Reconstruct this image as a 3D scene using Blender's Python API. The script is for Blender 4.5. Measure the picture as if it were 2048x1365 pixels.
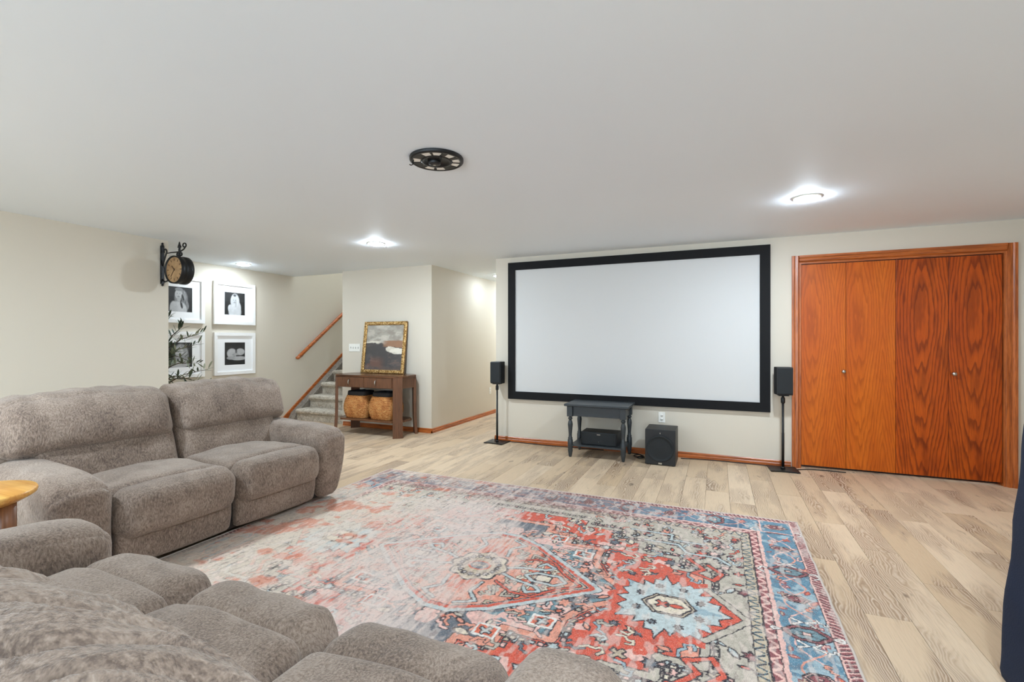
import bpy, bmesh, math, random
import numpy as np
from mathutils import Vector, Matrix, noise as mnoise
from math import pi, sin, cos, radians as R

for o in list(bpy.data.objects):
    bpy.data.objects.remove(o, do_unlink=True)
S = bpy.context.scene
COL = S.collection
rng = random.Random(11)

# ------------------------------------------------------------------ camera
cam_d = bpy.data.cameras.new('camera')
cam_d.sensor_width = 36.0
cam_d.lens = 948.39 / 2048 * 36.0
cam_d.clip_start = 0.02
cam = bpy.data.objects.new('camera', cam_d)
COL.objects.link(cam)
cam.location = (0.0, 0.0, 1.2584)
cam.rotation_euler = (R(90), 0, R(23.44))
S.camera = cam

# ------------------------------------------------------------------ world, exposure
W = bpy.data.worlds.new('world')
S.world = W
W.use_nodes = True
W.node_tree.nodes['Background'].inputs[0].default_value = (0.73, 0.89, 1.03, 1)
W.node_tree.nodes['Background'].inputs[1].default_value = 6.4
S.view_settings.view_transform = 'Standard'
S.view_settings.look = 'None'
S.view_settings.exposure = 0.06
S.view_settings.gamma = 1.0
S.view_settings.use_curve_mapping = False
S.cycles.use_denoising = True
S.cycles.max_bounces = 6
S.cycles.diffuse_bounces = 5
S.cycles.glossy_bounces = 2
S.cycles.use_adaptive_sampling = True
S.cycles.adaptive_threshold = 0.10
S.cycles.caustics_reflective = False
S.cycles.caustics_refractive = False
LAMP = 700.0          # emission strength of the recessed lamps of the main room
LAMP_SMALL = 235.0     # the dimmer ones in the recess and the hallway
# fill light enters by an added, unseen opening behind the viewer: a portal helps the renderer find that opening
pd = bpy.data.lights.new('fill_light_portal', 'AREA')
pd.shape = 'RECTANGLE'; pd.size = 6.6; pd.size_y = 2.05
pd.cycles.is_portal = True
po = bpy.data.objects.new('fill_light_portal', pd)
COL.objects.link(po)
po.location = (-1.45, -3.26, 1.075); po.rotation_euler = (R(90), 0, 0)

# ------------------------------------------------------------------ colour + node helpers
def lin(v):
    v = v / 255.0
    return v / 12.92 if v <= 0.04045 else ((v + 0.055) / 1.055) ** 2.4
def C(r, g, b):
    return (lin(r), lin(g), lin(b), 1.0)

class NT:
    def __init__(s, name):
        s.m = bpy.data.materials.new(name)
        s.m.use_nodes = True
        s.t = s.m.node_tree
        s.b = s.t.nodes['Principled BSDF']
    def n(s, typ, ins=None, **props):
        nd = s.t.nodes.new('ShaderNode' + typ)
        for k, v in props.items():
            setattr(nd, k, v)
        for k, v in (ins or {}).items():
            s.put(nd.inputs[k], v)
        return nd
    def put(s, sock, v):
        if isinstance(v, bpy.types.NodeSocket):
            s.t.links.new(v, sock)
        elif isinstance(v, bpy.types.Node):
            s.t.links.new(v.outputs[0], sock)
        else:
            sock.default_value = v
    def math(s, op, a, b=0.0, c=0.0, clamp=False):
        nd = s.n('Math', {0: a, 1: b, 2: c}, operation=op, use_clamp=clamp)
        return nd.outputs[0]
    def mix(s, f, a, b, mode='MIX'):
        nd = s.n('Mix', data_type='RGBA', blend_type=mode)
        s.put(nd.inputs[0], f); s.put(nd.inputs[6], a); s.put(nd.inputs[7], b)
        return nd.outputs[2]
    def ramp(s, f, stops, interp='LINEAR'):
        nd = s.n('ValToRGB', {0: f})
        cr = nd.color_ramp
        cr.interpolation = interp
        while len(cr.elements) > 1:
            cr.elements.remove(cr.elements[-1])
        cr.elements[0].position = stops[0][0]; cr.elements[0].color = g4(stops[0][1])
        for p, c in stops[1:]:
            e = cr.elements.new(p); e.color = g4(c)
        return nd.outputs[0]
    def coord(s, scale=(1, 1, 1), loc=(0, 0, 0), rot=(0, 0, 0), kind='Object'):
        tc = s.n('TexCoord')
        mp = s.n('Mapping', {'Vector': tc.outputs[kind], 'Scale': scale, 'Location': loc, 'Rotation': rot})
        return mp.outputs[0]
    def noise(s, vec, scale, detail=3.0, rough=0.5, dist=0.0, out=0):
        nd = s.n('TexNoise', {'Vector': vec, 'Scale': scale, 'Detail': detail, 'Roughness': rough, 'Distortion': dist})
        return nd.outputs[out]
    def bump(s, h, strength=0.3, dist=0.01):
        nd = s.n('Bump', {'Height': h, 'Strength': strength, 'Distance': dist})
        s.t.links.new(nd.outputs[0], s.b.inputs['Normal'])
    def set(s, **kw):
        for k, v in kw.items():
            s.put(s.b.inputs[k.replace('_', ' ')], v)
        return s.m
def g4(c):
    return (c, c, c, 1.0) if isinstance(c, (int, float)) else c

def plain(name, col, rough=0.5, metal=0.0, spec=0.5, bump=0.0, bscale=80.0, var=0.0, coat=0.0):
    t = NT(name)
    v = t.coord()
    base = col
    if var > 0:
        nz = t.noise(v, 9.0, 4.0)
        dk = (col[0] * (1 - var), col[1] * (1 - var), col[2] * (1 - var), 1)
        base = t.mix(nz, dk, col)
    if bump > 0:
        t.bump(t.noise(v, bscale, 3.0), bump, 0.004)
    t.set(Base_Color=base, Roughness=rough, Metallic=metal)
    t.b.inputs['Specular IOR Level'].default_value = spec
    t.b.inputs['Coat Weight'].default_value = coat
    return t.m

# ------------------------------------------------------------------ materials
def wall_paint(name, col):
    t = NT(name)
    v = t.coord()
    base = t.mix(t.noise(v, 0.9, 0.0), (col[0] * .96, col[1] * .96, col[2] * .96, 1), col)
    return t.set(Base_Color=base, Roughness=0.62)
M = {}
M['wall'] = wall_paint('greige_wall_paint', C(213, 204, 188))
M['ceiling'] = wall_paint('ceiling_paint', C(236, 243, 249))

def oak_trim(name, axis, dark=C(118, 54, 18), light=C(190, 104, 46)):
    t = NT(name)
    sc = [55.0, 55.0, 55.0]
    sc['xyz'.index(axis)] = 3.0
    v = t.coord(scale=tuple(sc))
    n1 = t.noise(v, 1.0, 4.0, 0.6, 0.3)
    sc2 = [400.0] * 3
    sc2['xyz'.index(axis)] = 12.0
    n2 = t.noise(t.coord(scale=tuple(sc2)), 1.0, 2.0)
    base = t.ramp(n1, [(0.3, dark), (0.55, light), (0.75, (light[0] * 1.12, light[1] * 1.1, light[2] * 1.05, 1))])
    base = t.mix(t.ramp(n2, [(0.35, 0.55), (0.5, 0.0)]), base, dark)
    t.bump(n1, 0.08, 0.002)
    return t.set(Base_Color=base, Roughness=0.32)
M['oak_x'] = oak_trim('oak_trim_along_x', 'x')
M['oak_y'] = oak_trim('oak_trim_along_y', 'y')
M['oak_z'] = oak_trim('oak_trim_along_z', 'z')

def oak_door(name, period, shift, freq, strength, dark, mid, light, patch):
    """flat-sawn oak veneer: bookmatched cathedral figure"""
    t = NT(name)
    tc = t.n('TexCoord')
    sp = t.n('SeparateXYZ', {0: tc.outputs['Object']})
    x, z = sp.outputs[0], sp.outputs[2]
    warp = t.noise(t.coord(scale=(9, 9, 1.1)), 1.0, 3.0, 0.55)
    xs = t.math('ADD', x, shift)
    xs = t.math('ADD', xs, t.math('MULTIPLY', t.math('SUBTRACT', warp, 0.5), 0.03))
    pp = t.math('PINGPONG', xs, period)
    pp = t.math('SUBTRACT', pp, period * 0.12)
    d = t.math('SQRT', t.math('ADD', t.math('MULTIPLY', pp, pp), 0.0012))
    zz = t.math('SQRT', t.math('ADD', t.math('MULTIPLY', t.math('SUBTRACT', z, 0.45), t.math('SUBTRACT', z, 0.45)), 0.05))
    zn = t.math('MULTIPLY', zz, -0.115)
    g = t.math('SUBTRACT', d, zn)
    g = t.math('ADD', g, t.math('MULTIPLY', t.noise(t.coord(scale=(14, 14, 2.2)), 1.0, 3.0, 0.6), 0.045))
    g = t.math('MULTIPLY', g, freq)
    fr = t.math('FRACT', g)
    lines = t.ramp(fr, [(0.0, 0.85), (0.12, 0.95), (0.4, 0.2), (0.75, 0.0), (0.93, 0.1), (1.0, 0.85)])
    pores = t.ramp(t.noise(t.coord(scale=(420, 420, 9)), 1.0, 2.0), [(0.36, 1.0), (0.5, 0.0)])
    lowf = t.noise(t.coord(scale=(5, 5, 0.7)), 1.0, 3.0)
    base = t.ramp(lowf, [(0.3, mid), (0.62, light)])
    pn = t.ramp(t.noise(t.coord(scale=(16, 16, 2.6), loc=(3, 1, 7)), 1.0, 3.0), [(0.52, 0.0), (0.62, 1.0)])
    base = t.mix(t.math('MULTIPLY', pn, patch), base, (dark[0] * .8, dark[1] * .85, dark[2] * .9, 1))
    lw = t.math('MULTIPLY', lines, strength)
    base = t.mix(lw, base, dark)
    base = t.mix(t.math('MULTIPLY', pores, 0.35), base, dark)
    t.bump(lines, -0.06, 0.002)
    t.b.inputs['Specular IOR Level'].default_value = 0.3
    return t.set(Base_Color=base, Roughness=0.36)
M['oak_door_left'] = oak_door('honey_oak_veneer', 0.19, 0.095, 46.0, 0.42, C(128, 52, 8), C(186, 82, 16), C(206, 104, 24), 0.0)
M['oak_door_right'] = oak_door('red_oak_veneer', 0.193, 0.0, 42.0, 0.72, C(98, 34, 6), C(176, 70, 12), C(194, 88, 18), 0.38)

def floor_wood():
    t = NT('oak_vinyl_plank')
    tc = t.n('TexCoord')
    oi = t.n('ObjectInfo')
    rnd = oi.outputs['Random']
    off = t.n('CombineXYZ', {0: t.math('MULTIPLY', rnd, 37.0), 1: t.math('MULTIPLY', rnd, 91.0), 2: t.math('MULTIPLY', rnd, 13.0)})
    def vec(scale):
        m1 = t.n('Mapping', {'Vector': tc.outputs['Object'], 'Scale': scale})
        ad = t.n('VectorMath', {0: m1.outputs[0], 1: off.outputs[0]}, operation='ADD')
        return ad.outputs[0]
    sp = t.n('SeparateXYZ', {0: tc.outputs['Object']})
    x, y = sp.outputs[0], sp.outputs[1]
    lowv = t.noise(vec((6.0, 1.15, 1)), 1.0, 3.0, 0.6)
    # growth rings: a cone cut along the board, bent by noise
    w1 = t.noise(vec((3.0, 1.6, 1)), 1.0, 2.0)
    xs = t.math('ADD', x, t.math('MULTIPLY', t.math('SUBTRACT', w1, 0.5), 0.20))
    xs = t.math('ADD', xs, t.math('MULTIPLY', t.math('SUBTRACT', rnd, 0.5), 0.10))
    w2 = t.noise(vec((7.0, 3.2, 1)), 1.0, 3.0, 0.5)
    g = t.math('SQRT', t.math('ADD', t.math('MULTIPLY', xs, xs), 0.0002))
    g = t.math('ADD', g, t.math('MULTIPLY', w2, 0.085))
    g = t.math('ADD', g, t.math('MULTIPLY', y, 0.022))
    g = t.math('ADD', g, t.math('MULTIPLY', t.noise(vec((30, 9, 1)), 1.0, 2.0), 0.018))
    fr = t.math('FRACT', t.math('MULTIPLY', g, 80.0))
    rings = t.ramp(fr, [(0.0, 1.0), (0.22, 0.55), (0.55, 0.0), (0.85, 0.1), (1.0, 1.0)])
    fine = t.noise(vec((330, 9, 1)), 1.0, 2.0)
    zone = t.ramp(lowv, [(0.45, 0.0), (0.57, 0.75), (0.67, 1.0)])
    zr = t.math('MULTIPLY', zone, t.math('ADD', 0.45, t.math('MULTIPLY', rnd, 0.75)), clamp=True)
    pale = t.mix(rnd, C(220, 196, 167), C(206, 179, 147))
    rnd2 = t.math('FRACT', t.math('MULTIPLY', rnd, 17.31))
    pale = t.mix(t.math('MULTIPLY', rnd2, 0.45), pale, C(184, 155, 120))
    base = t.mix(t.math('MULTIPLY', zr, 0.90), pale, C(138, 106, 76))
    lw = t.math('MULTIPLY', rings, t.math('ADD', 0.05, t.math('MULTIPLY', zr, 0.60)), clamp=True)
    base = t.mix(lw, base, C(238, 224, 204))
    dk = t.ramp(fr, [(0.35, 0.0), (0.6, 1.0), (0.8, 0.0)])
    base = t.mix(t.math('MULTIPLY', dk, t.math('MULTIPLY', zr, 0.5)), base, C(112, 86, 62))
    base = t.mix(t.ramp(fine, [(0.3, 0.22), (0.5, 0.0)]), base, C(128, 104, 78))
    kn = t.ramp(t.noise(vec((14, 5, 1)), 1.0, 2.0), [(0.70, 0.0), (0.78, 0.8)])
    base = t.mix(kn, base, C(104, 86, 70))
    t.bump(fine, 0.05, 0.001)
    return t.set(Base_Color=base, Roughness=t.math('ADD', 0.40, t.math('MULTIPLY', fine, 0.12)))
M['plank'] = floor_wood()
M['subfloor'] = plain('subfloor_grey', C(70, 60, 50), 0.9)

def plush(name, dark, mid, light, fs=1.0):
    t = NT(name)
    v = t.coord()
    mac = t.noise(v, 5.0, 2.0, 0.6, 0.6)
    # nap: short streaks, their lean set by a slow noise
    warp = t.noise(v, 16.0, 0.0, 0.5, 0.0, 1)
    wv = t.n('VectorMath', {0: v, 1: t.n('VectorMath', {0: warp, 1: (0.035, 0.035, 0.035)}, operation='MULTIPLY').outputs[0]}, operation='ADD').outputs[0]
    m2 = t.n('Mapping', {'Vector': wv, 'Scale': (150 * fs, 150 * fs, 50 * fs)})
    nap = t.noise(m2.outputs[0], 1.0, 2.0, 0.6)
    m3 = t.n('Mapping', {'Vector': wv, 'Scale': (420 * fs, 420 * fs, 160 * fs)})
    nap2 = t.noise(m3.outputs[0], 1.0, 1.0, 0.6)
    f = t.math('ADD', t.math('MULTIPLY', nap, 0.60), t.math('ADD', t.math('MULTIPLY', nap2, 0.22), t.math('MULTIPLY', mac, 0.34)))
    base = t.ramp(f, [(0.44, dark), (0.57, mid), (0.72, light)])
    t.bump(t.math('ADD', nap, t.math('MULTIPLY', nap2, 0.5)), 0.55, 0.006)
    t.set(Base_Color=base, Roughness=0.92)
    t.b.inputs['Sheen Weight'].default_value = 0.35
    t.b.inputs['Sheen Roughness'].default_value = 0.45
    t.b.inputs['Sheen Tint'].default_value = (0.95, 0.88, 0.80, 1)
    t.b.inputs['Specular IOR Level'].default_value = 0.15
    return t.m
M['plush'] = plush('taupe_plush', C(102, 88, 79), C(136, 119, 106), C(164, 147, 133))
M['sofa_dark'] = plain('sofa_gap_dark', C(44, 39, 36), 0.95)

M['black_felt'] = plain('black_velvet_frame', C(14, 14, 16), 0.75, spec=0.3, bump=0.1, bscale=500)
M['screen'] = plain('matte_white_screen', C(207, 206, 204), 0.7)
M['black_plastic'] = plain('black_plastic', C(24, 25, 27), 0.45, var=0.15)
M['grille'] = plain('black_grille_cloth', C(30, 33, 35), 0.8, bump=0.4, bscale=900)
M['iron'] = plain('black_iron', C(22, 22, 23), 0.42, metal=0.3, bump=0.15, bscale=120)
M['cable'] = plain('black_cable', C(18, 18, 18), 0.5)
M['slate_paint'] = plain('charcoal_painted_wood', C(52, 57, 60), 0.38, var=0.25, bump=0.1, bscale=60)
M['silver'] = plain('brushed_nickel', C(190, 186, 178), 0.28, metal=1.0)
M['white_plastic'] = plain('white_plastic', C(240, 237, 228), 0.4)
M['slot'] = plain('dark_slot', C(50, 46, 42), 0.6)
M['white_frame'] = plain('white_lacquer_frame', C(246, 245, 243), 0.4)
M['mat_board'] = plain('white_mat_board', C(246, 246, 246), 0.8)
M['carpet'] = None
M['navy'] = plain('navy_upholstery', C(12, 28, 56), 0.95, bump=0.5, bscale=240, var=0.35)
M['pine'] = None

def carpet(name, a, b):
    t = NT(name)
    v = t.coord()
    n1 = t.noise(v, 60.0, 3.0, 0.6)
    n2 = t.noise(v, 14.0, 3.0, 0.6)
    base = t.ramp(t.math('ADD', t.math('MULTIPLY', n1, 0.6), t.math('MULTIPLY', n2, 0.4)), [(0.38, a), (0.62, b)])
    t.bump(n1, 0.6, 0.01)
    return t.set(Base_Color=base, Roughness=0.95)
M['carpet'] = carpet('beige_carpet', C(150, 138, 122), C(206, 196, 180))
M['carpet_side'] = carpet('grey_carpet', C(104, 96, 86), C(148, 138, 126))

def wood(name, axis, dark, light, stripes=22.0, rough=0.4, streak=1.0):
    t = NT(name)
    sc = [stripes] * 3
    sc['xyz'.index(axis)] = stripes / 16.0
    n1 = t.noise(t.coord(scale=tuple(sc)), 1.0, 4.0, 0.6, 0.4)
    sc2 = [stripes * 8] * 3
    sc2['xyz'.index(axis)] = stripes / 6.0
    n2 = t.noise(t.coord(scale=tuple(sc2)), 1.0, 2.0)
    f = t.math('ADD', t.math('MULTIPLY', n1, 0.65), t.math('MULTIPLY', n2, 0.35 * streak))
    base = t.ramp(f, [(0.36, dark), (0.62, light)])
    t.bump(n2, 0.08, 0.001)
    return t.set(Base_Color=base, Roughness=rough)
M['walnut_v'] = wood('zebrano_walnut_upright', 'z', C(40, 25, 17), C(108, 71, 48), 60.0, 0.42, 1.7)
M['walnut_h'] = wood('walnut_flat', 'x', C(62, 38, 25), C(116, 76, 50), 30.0, 0.26)
M['pine'] = wood('yellow_pine', 'x', C(206, 138, 58), C(238, 186, 100), 14.0, 0.3)
M['stool_leg'] = wood('brown_stained_leg', 'z', C(92, 56, 32), C(140, 92, 58), 24.0, 0.4)

def weave(name):
    t = NT(name)
    v = t.coord()
    n1 = t.noise(t.coord(scale=(45, 45, 140)), 1.0, 3.0, 0.6)
    n2 = t.noise(v, 9.0, 2.0)
    base = t.ramp(t.math('ADD', t.math('MULTIPLY', n1, 0.7), t.math('MULTIPLY', n2, 0.3)), [(0.36, C(150, 84, 36)), (0.50, C(204, 134, 68)), (0.66, C(236, 186, 116))])
    cr = t.ramp(t.noise(t.coord(scale=(70, 70, 110)), 1.0, 2.0), [(0.32, 0.45), (0.42, 0.0)])
    base = t.mix(cr, base, C(92, 52, 24))
    sp = t.n('SeparateXYZ', {0: v})
    rw = t.math('FRACT', t.math('DIVIDE', sp.outputs[2], 0.0179412))
    gap = t.ramp(rw, [(0.0, 0.85), (0.16, 0.25), (0.35, 0.0), (0.7, 0.0), (0.9, 0.3), (1.0, 0.85)])
    base = t.mix(gap, base, C(84, 46, 22))
    t.bump(t.noise(t.coord(scale=(300, 300, 300)), 1.0, 2.0), 0.3, 0.003)
    return t.set(Base_Color=base, Roughness=0.7)
M['weave'] = weave('water_hyacinth_weave')
M['dark_rim'] = plain('dark_woven_rim', C(30, 27, 28), 0.7, bump=0.4, bscale=200)
M['dark_cloth'] = plain('dark_blue_cloth', C(30, 36, 44), 0.8, bump=0.5, bscale=40)
M['leaf'] = None
def leafmat():
    t = NT('olive_leaf')
    oi = t.n('ObjectInfo')
    base = t.ramp(oi.outputs['Random'], [(0.0, C(52, 66, 48)), (0.4, C(84, 98, 78)), (0.7, C(132, 142, 118)), (1.0, C(182, 186, 166))])
    return t.set(Base_Color=base, Roughness=0.5)
M['leaf'] = leafmat()
M['bark'] = plain('grey_brown_bark', C(104, 88, 70), 0.85, bump=0.5, bscale=60, var=0.3)
M['pot'] = plain('matte_grey_pot', C(120, 116, 110), 0.7)
M['soil'] = plain('dark_soil', C(50, 40, 32), 0.95, bump=0.8, bscale=60)

def gold():
    t = NT('antique_gold_leaf')
    v = t.coord()
    n1 = t.noise(v, 70.0, 3.0, 0.6)
    base = t.ramp(n1, [(0.38, C(112, 76, 34)), (0.52, C(196, 152, 86)), (0.64, C(240, 212, 158))])
    t.bump(n1, 0.6, 0.006)
    return t.set(Base_Color=base, Roughness=0.38, Metallic=0.65)
M['gold'] = gold()
M['gold_side'] = plain('bronze_frame_side', C(128, 88, 44), 0.4, metal=0.5)
def clockface():
    t = NT('aged_paper_dial')
    v = t.coord()
    base = t.ramp(t.noise(v, 14.0, 3.0), [(0.35, C(142, 108, 72)), (0.65, C(176, 142, 100))])
    return t.set(Base_Color=base, Roughness=0.35)
M['dial'] = clockface()
M['dial_ink'] = plain('brown_dial_ink', C(84, 58, 38), 0.6)
def emit(name, strength, col=(0.775, 0.91, 1.03, 1)):
    m = bpy.data.materials.new(name)
    m.use_nodes = True
    t = m.node_tree
    t.nodes.clear()
    e = t.nodes.new('ShaderNodeEmission')
    e.inputs[0].default_value = col
    e.inputs[1].default_value = strength
    o = t.nodes.new('ShaderNodeOutputMaterial')
    t.links.new(e.outputs[0], o.inputs[0])
    return m
M['lamp'] = emit('lamp_lens', LAMP)
M['lamp_small'] = emit('lamp_lens_dim', LAMP_SMALL)
M['lamp_hall'] = emit('lamp_lens_hall', LAMP_SMALL * .38)
def attr_mat(name, rough=0.8, rug=False):
    t = NT(name)
    a = t.n('Attribute', attribute_name='pattern', attribute_type='GEOMETRY')
    base = a.outputs['Color']
    if rug:
        v = t.coord()
        thr = t.noise(t.coord(scale=(520, 90, 1)), 1.0, 2.0, 0.6)
        base = t.mix(t.ramp(thr, [(0.30, 0.30), (0.5, 0.0)]), base, C(70, 56, 54))
        base = t.mix(t.ramp(thr, [(0.54, 0.0), (0.70, 0.45)]), base, C(228, 212, 200))
        t.bump(t.noise(v, 420.0, 2.0), 0.45, 0.004)
    return t.set(Base_Color=base, Roughness=rough)
M['rug'] = attr_mat('worn_persian_pile', 0.95, True)
M['print'] = attr_mat('photo_print', 0.45)
M['canvas'] = attr_mat('oil_on_canvas', 0.6)
M['rug_edge'] = plain('cream_rug_binding', C(214, 200, 188), 0.95, bump=0.6, bscale=300, var=0.2)

# ------------------------------------------------------------------ mesh helpers
class MB:
    def __init__(s):
        s.v = []; s.f = []; s.sm = []
    def add(s, vs, fs, smooth=False):
        k = len(s.v)
        s.v += [tuple(p) for p in vs]
        s.f += [tuple(i + k for i in f) for f in fs]
        s.sm += [smooth] * len(fs)
        return s
    def box(s, lo, hi, bev=0.0, mtx=None):
        bm = bmesh.new()
        r = bmesh.ops.create_cube(bm, size=1.0)
        for v in bm.verts:
            v.co = Vector([(lo[i] + hi[i]) / 2 + v.co[i] * (hi[i] - lo[i]) for i in range(3)])
        if bev > 0:
            bmesh.ops.bevel(bm, geom=list(bm.edges), offset=bev, segments=2, profile=0.5, affect='EDGES')
        bm.verts.index_update()
        vs = [(mtx @ v.co) if mtx else v.co.copy() for v in bm.verts]
        fs = [[v.index for v in f.verts] for f in bm.faces]
        bm.free()
        return s.add(vs, fs, False)
    def lathe(s, prof, seg=24, center=(0, 0, 0), axis='z', caps=True, smooth=True):
        vs = []; fs = []
        n = len(prof)
        for r, z in prof:
            for k in range(seg):
                a = 2 * pi * k / seg
                p = (r * cos(a), r * sin(a), z)
                if axis == 'y': p = (p[0], p[2], p[1])
                if axis == 'x': p = (p[2], p[0], p[1])
                vs.append((p[0] + center[0], p[1] + center[1], p[2] + center[2]))
        for i in range(n - 1):
            for k in range(seg):
                q = (k + 1) % seg
                f = (i * seg + k, i * seg + q, (i + 1) * seg + q, (i + 1) * seg + k)
                fs.append(f if axis != 'y' else f[::-1])
        if caps:
            a = tuple(range(seg)); b = tuple((n - 1) * seg + k for k in range(seg))
            fs.append(a[::-1] if axis != 'y' else a); fs.append(b if axis != 'y' else b[::-1])
        return s.add(vs, fs, smooth)
    def tube(s, pts, rad, seg=10, flat=1.0, caps=True, up=None):
        pts = [Vector(p) for p in pts]
        n = len(pts)
        rads = rad if isinstance(rad, (list, tuple)) else [rad] * n
        vs = []; fs = []
        ref = Vector(up) if up else None
        prev = None
        for i, p in enumerate(pts):
            t = (pts[min(i + 1, n - 1)] - pts[max(i - 1, 0)]).normalized()
            if ref is not None:
                a = ref - t * ref.dot(t)
            elif prev is None:
                h = Vector((0, 0, 1)) if abs(t.z) < 0.9 else Vector((1, 0, 0))
                a = h - t * h.dot(t)
            else:
                a = prev - t * prev.dot(t)
            a.normalize(); prev = a
            b = t.cross(a)
            for k in range(seg):
                w = 2 * pi * k / seg
                vs.append(p + a * (cos(w) * rads[i]) + b * (sin(w) * rads[i] * flat))
        for i in range(n - 1):
            for k in range(seg):
                q = (k + 1) % seg
                fs.append((i * seg + k, i * seg + q, (i + 1) * seg + q, (i + 1) * seg + k))
        if caps:
            fs.append(tuple(range(seg))[::-1]); fs.append(tuple((n - 1) * seg + k for k in range(seg)))
        return s.add(vs, fs, True)
    def prism(s, poly, lo, hi, axis='z'):
        """extrude a 2D polygon along an axis; poly coords are the other two axes in xyz order"""
        n = len(poly)
        def P(p, h):
            if axis == 'z': return (p[0], p[1], h)
            if axis == 'y': return (p[0], h, p[1])
            return (h, p[0], p[1])
        vs = [P(p, lo) for p in poly] + [P(p, hi) for p in poly]
        fs = [tuple(range(n))[::-1], tuple(range(n, 2 * n))]
        fs += [(i, (i + 1) % n, n + (i + 1) % n, n + i) for i in range(n)]
        return s.add(vs, fs, False)
    def build(s, name, mat, parent=None, loc=None, rot=None):
        me = bpy.data.meshes.new(name)
        me.from_pydata(s.v, [], s.f)
        if any(s.sm):
            me.polygons.foreach_set('use_smooth', s.sm)
        bm = bmesh.new(); bm.from_mesh(me)
        bmesh.ops.recalc_face_normals(bm, faces=bm.faces)
        bm.to_mesh(me); bm.free()
        me.materials.append(mat)
        o = bpy.data.objects.new(name, me)
        COL.objects.link(o)
        if parent: o.parent = parent
        if loc: o.location = loc
        if rot: o.rotation_euler = rot
        return o
def box(name, lo, hi, mat, parent=None, bev=0.0):
    """box whose origin sits at its own centre"""
    c = [(lo[i] + hi[i]) / 2 for i in range(3)]
    return MB().box([lo[i] - c[i] for i in range(3)], [hi[i] - c[i] for i in range(3)], bev).build(name, mat, parent, loc=c)
def tag(o, label=None, cat=None, group=None, kind=None):
    if label: o['label'] = label
    if cat: o['category'] = cat
    if group: o['group'] = group
    if kind: o['kind'] = kind
    return o
def thing(name, loc, label, cat, group=None, rz=0.0):
    o = bpy.data.objects.new(name, None)
    o.empty_display_size = 0.1
    COL.objects.link(o)
    o.location = loc; o.rotation_euler = (0, 0, rz)
    return tag(o, label, cat, group)
def struct(o, label=None):
    return tag(o, label, None, None, 'structure')
def link_copy(src, parent, loc=None, rot=None, scale=None):
    c = src.copy()
    COL.objects.link(c)
    c.parent = parent
    if loc is not None: c.location = loc
    if rot is not None: c.rotation_euler = rot
    if scale is not None: c.scale = scale
    return c

def soft_box(lo, hi, r, n=20, deform=None, dens=None):
    """rounded box as a dense grid; deform(P, p) -> P, with p the unit-cube coordinate"""
    lo = np.array(lo, float); hi = np.array(hi, float)
    c = (lo + hi) / 2; h = (hi - lo) / 2
    r = min(r, h.min() * 0.999)
    nn = dens or (n, n, n)
    idx = {}; pts = []; faces = []
    def t(i, m):
        w = -1 + 2 * i / m
        return math.copysign(abs(w) ** 0.8, w) * 0.55 + 0.45 * sin(w * pi / 2)
    def vid(i, j, k):
        key = (i, j, k)
        if key not in idx:
            idx[key] = len(pts)
            pts.append((t(i, nn[0]), t(j, nn[1]), t(k, nn[2])))
        return idx[key]
    a, b, d = nn
    for i in range(a):
        for j in range(b):
            faces.append((vid(i, j, 0), vid(i, j + 1, 0), vid(i + 1, j + 1, 0), vid(i + 1, j, 0)))
            faces.append((vid(i, j, d), vid(i + 1, j, d), vid(i + 1, j + 1, d), vid(i, j + 1, d)))
    for i in range(a):
        for k in range(d):
            faces.append((vid(i, 0, k), vid(i + 1, 0, k), vid(i + 1, 0, k + 1), vid(i, 0, k + 1)))
            faces.append((vid(i, b, k), vid(i, b, k + 1), vid(i + 1, b, k + 1), vid(i + 1, b, k)))
    for j in range(b):
        for k in range(d):
            faces.append((vid(0, j, k), vid(0, j, k + 1), vid(0, j + 1, k + 1), vid(0, j + 1, k)))
            faces.append((vid(a, j, k), vid(a, j + 1, k), vid(a, j + 1, k + 1), vid(a, j, k + 1)))
    p = np.array(pts)
    P = p * h
    core = np.clip(P, -(h - r), h - r)
    dd = P - core
    ln = np.linalg.norm(dd, axis=1, keepdims=True); ln[ln == 0] = 1
    P = core + dd / ln * r + c
    if deform is not None:
        P = deform(P.copy(), p)
    m = MB()
    m.add([tuple(q) for q in P], faces, True)
    return m
def nz(P, scale, seed=0.0):
    return np.array([mnoise.noise(Vector((q[0] * scale + seed, q[1] * scale - seed, q[2] * scale + 2 * seed))) for q in P])

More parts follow.
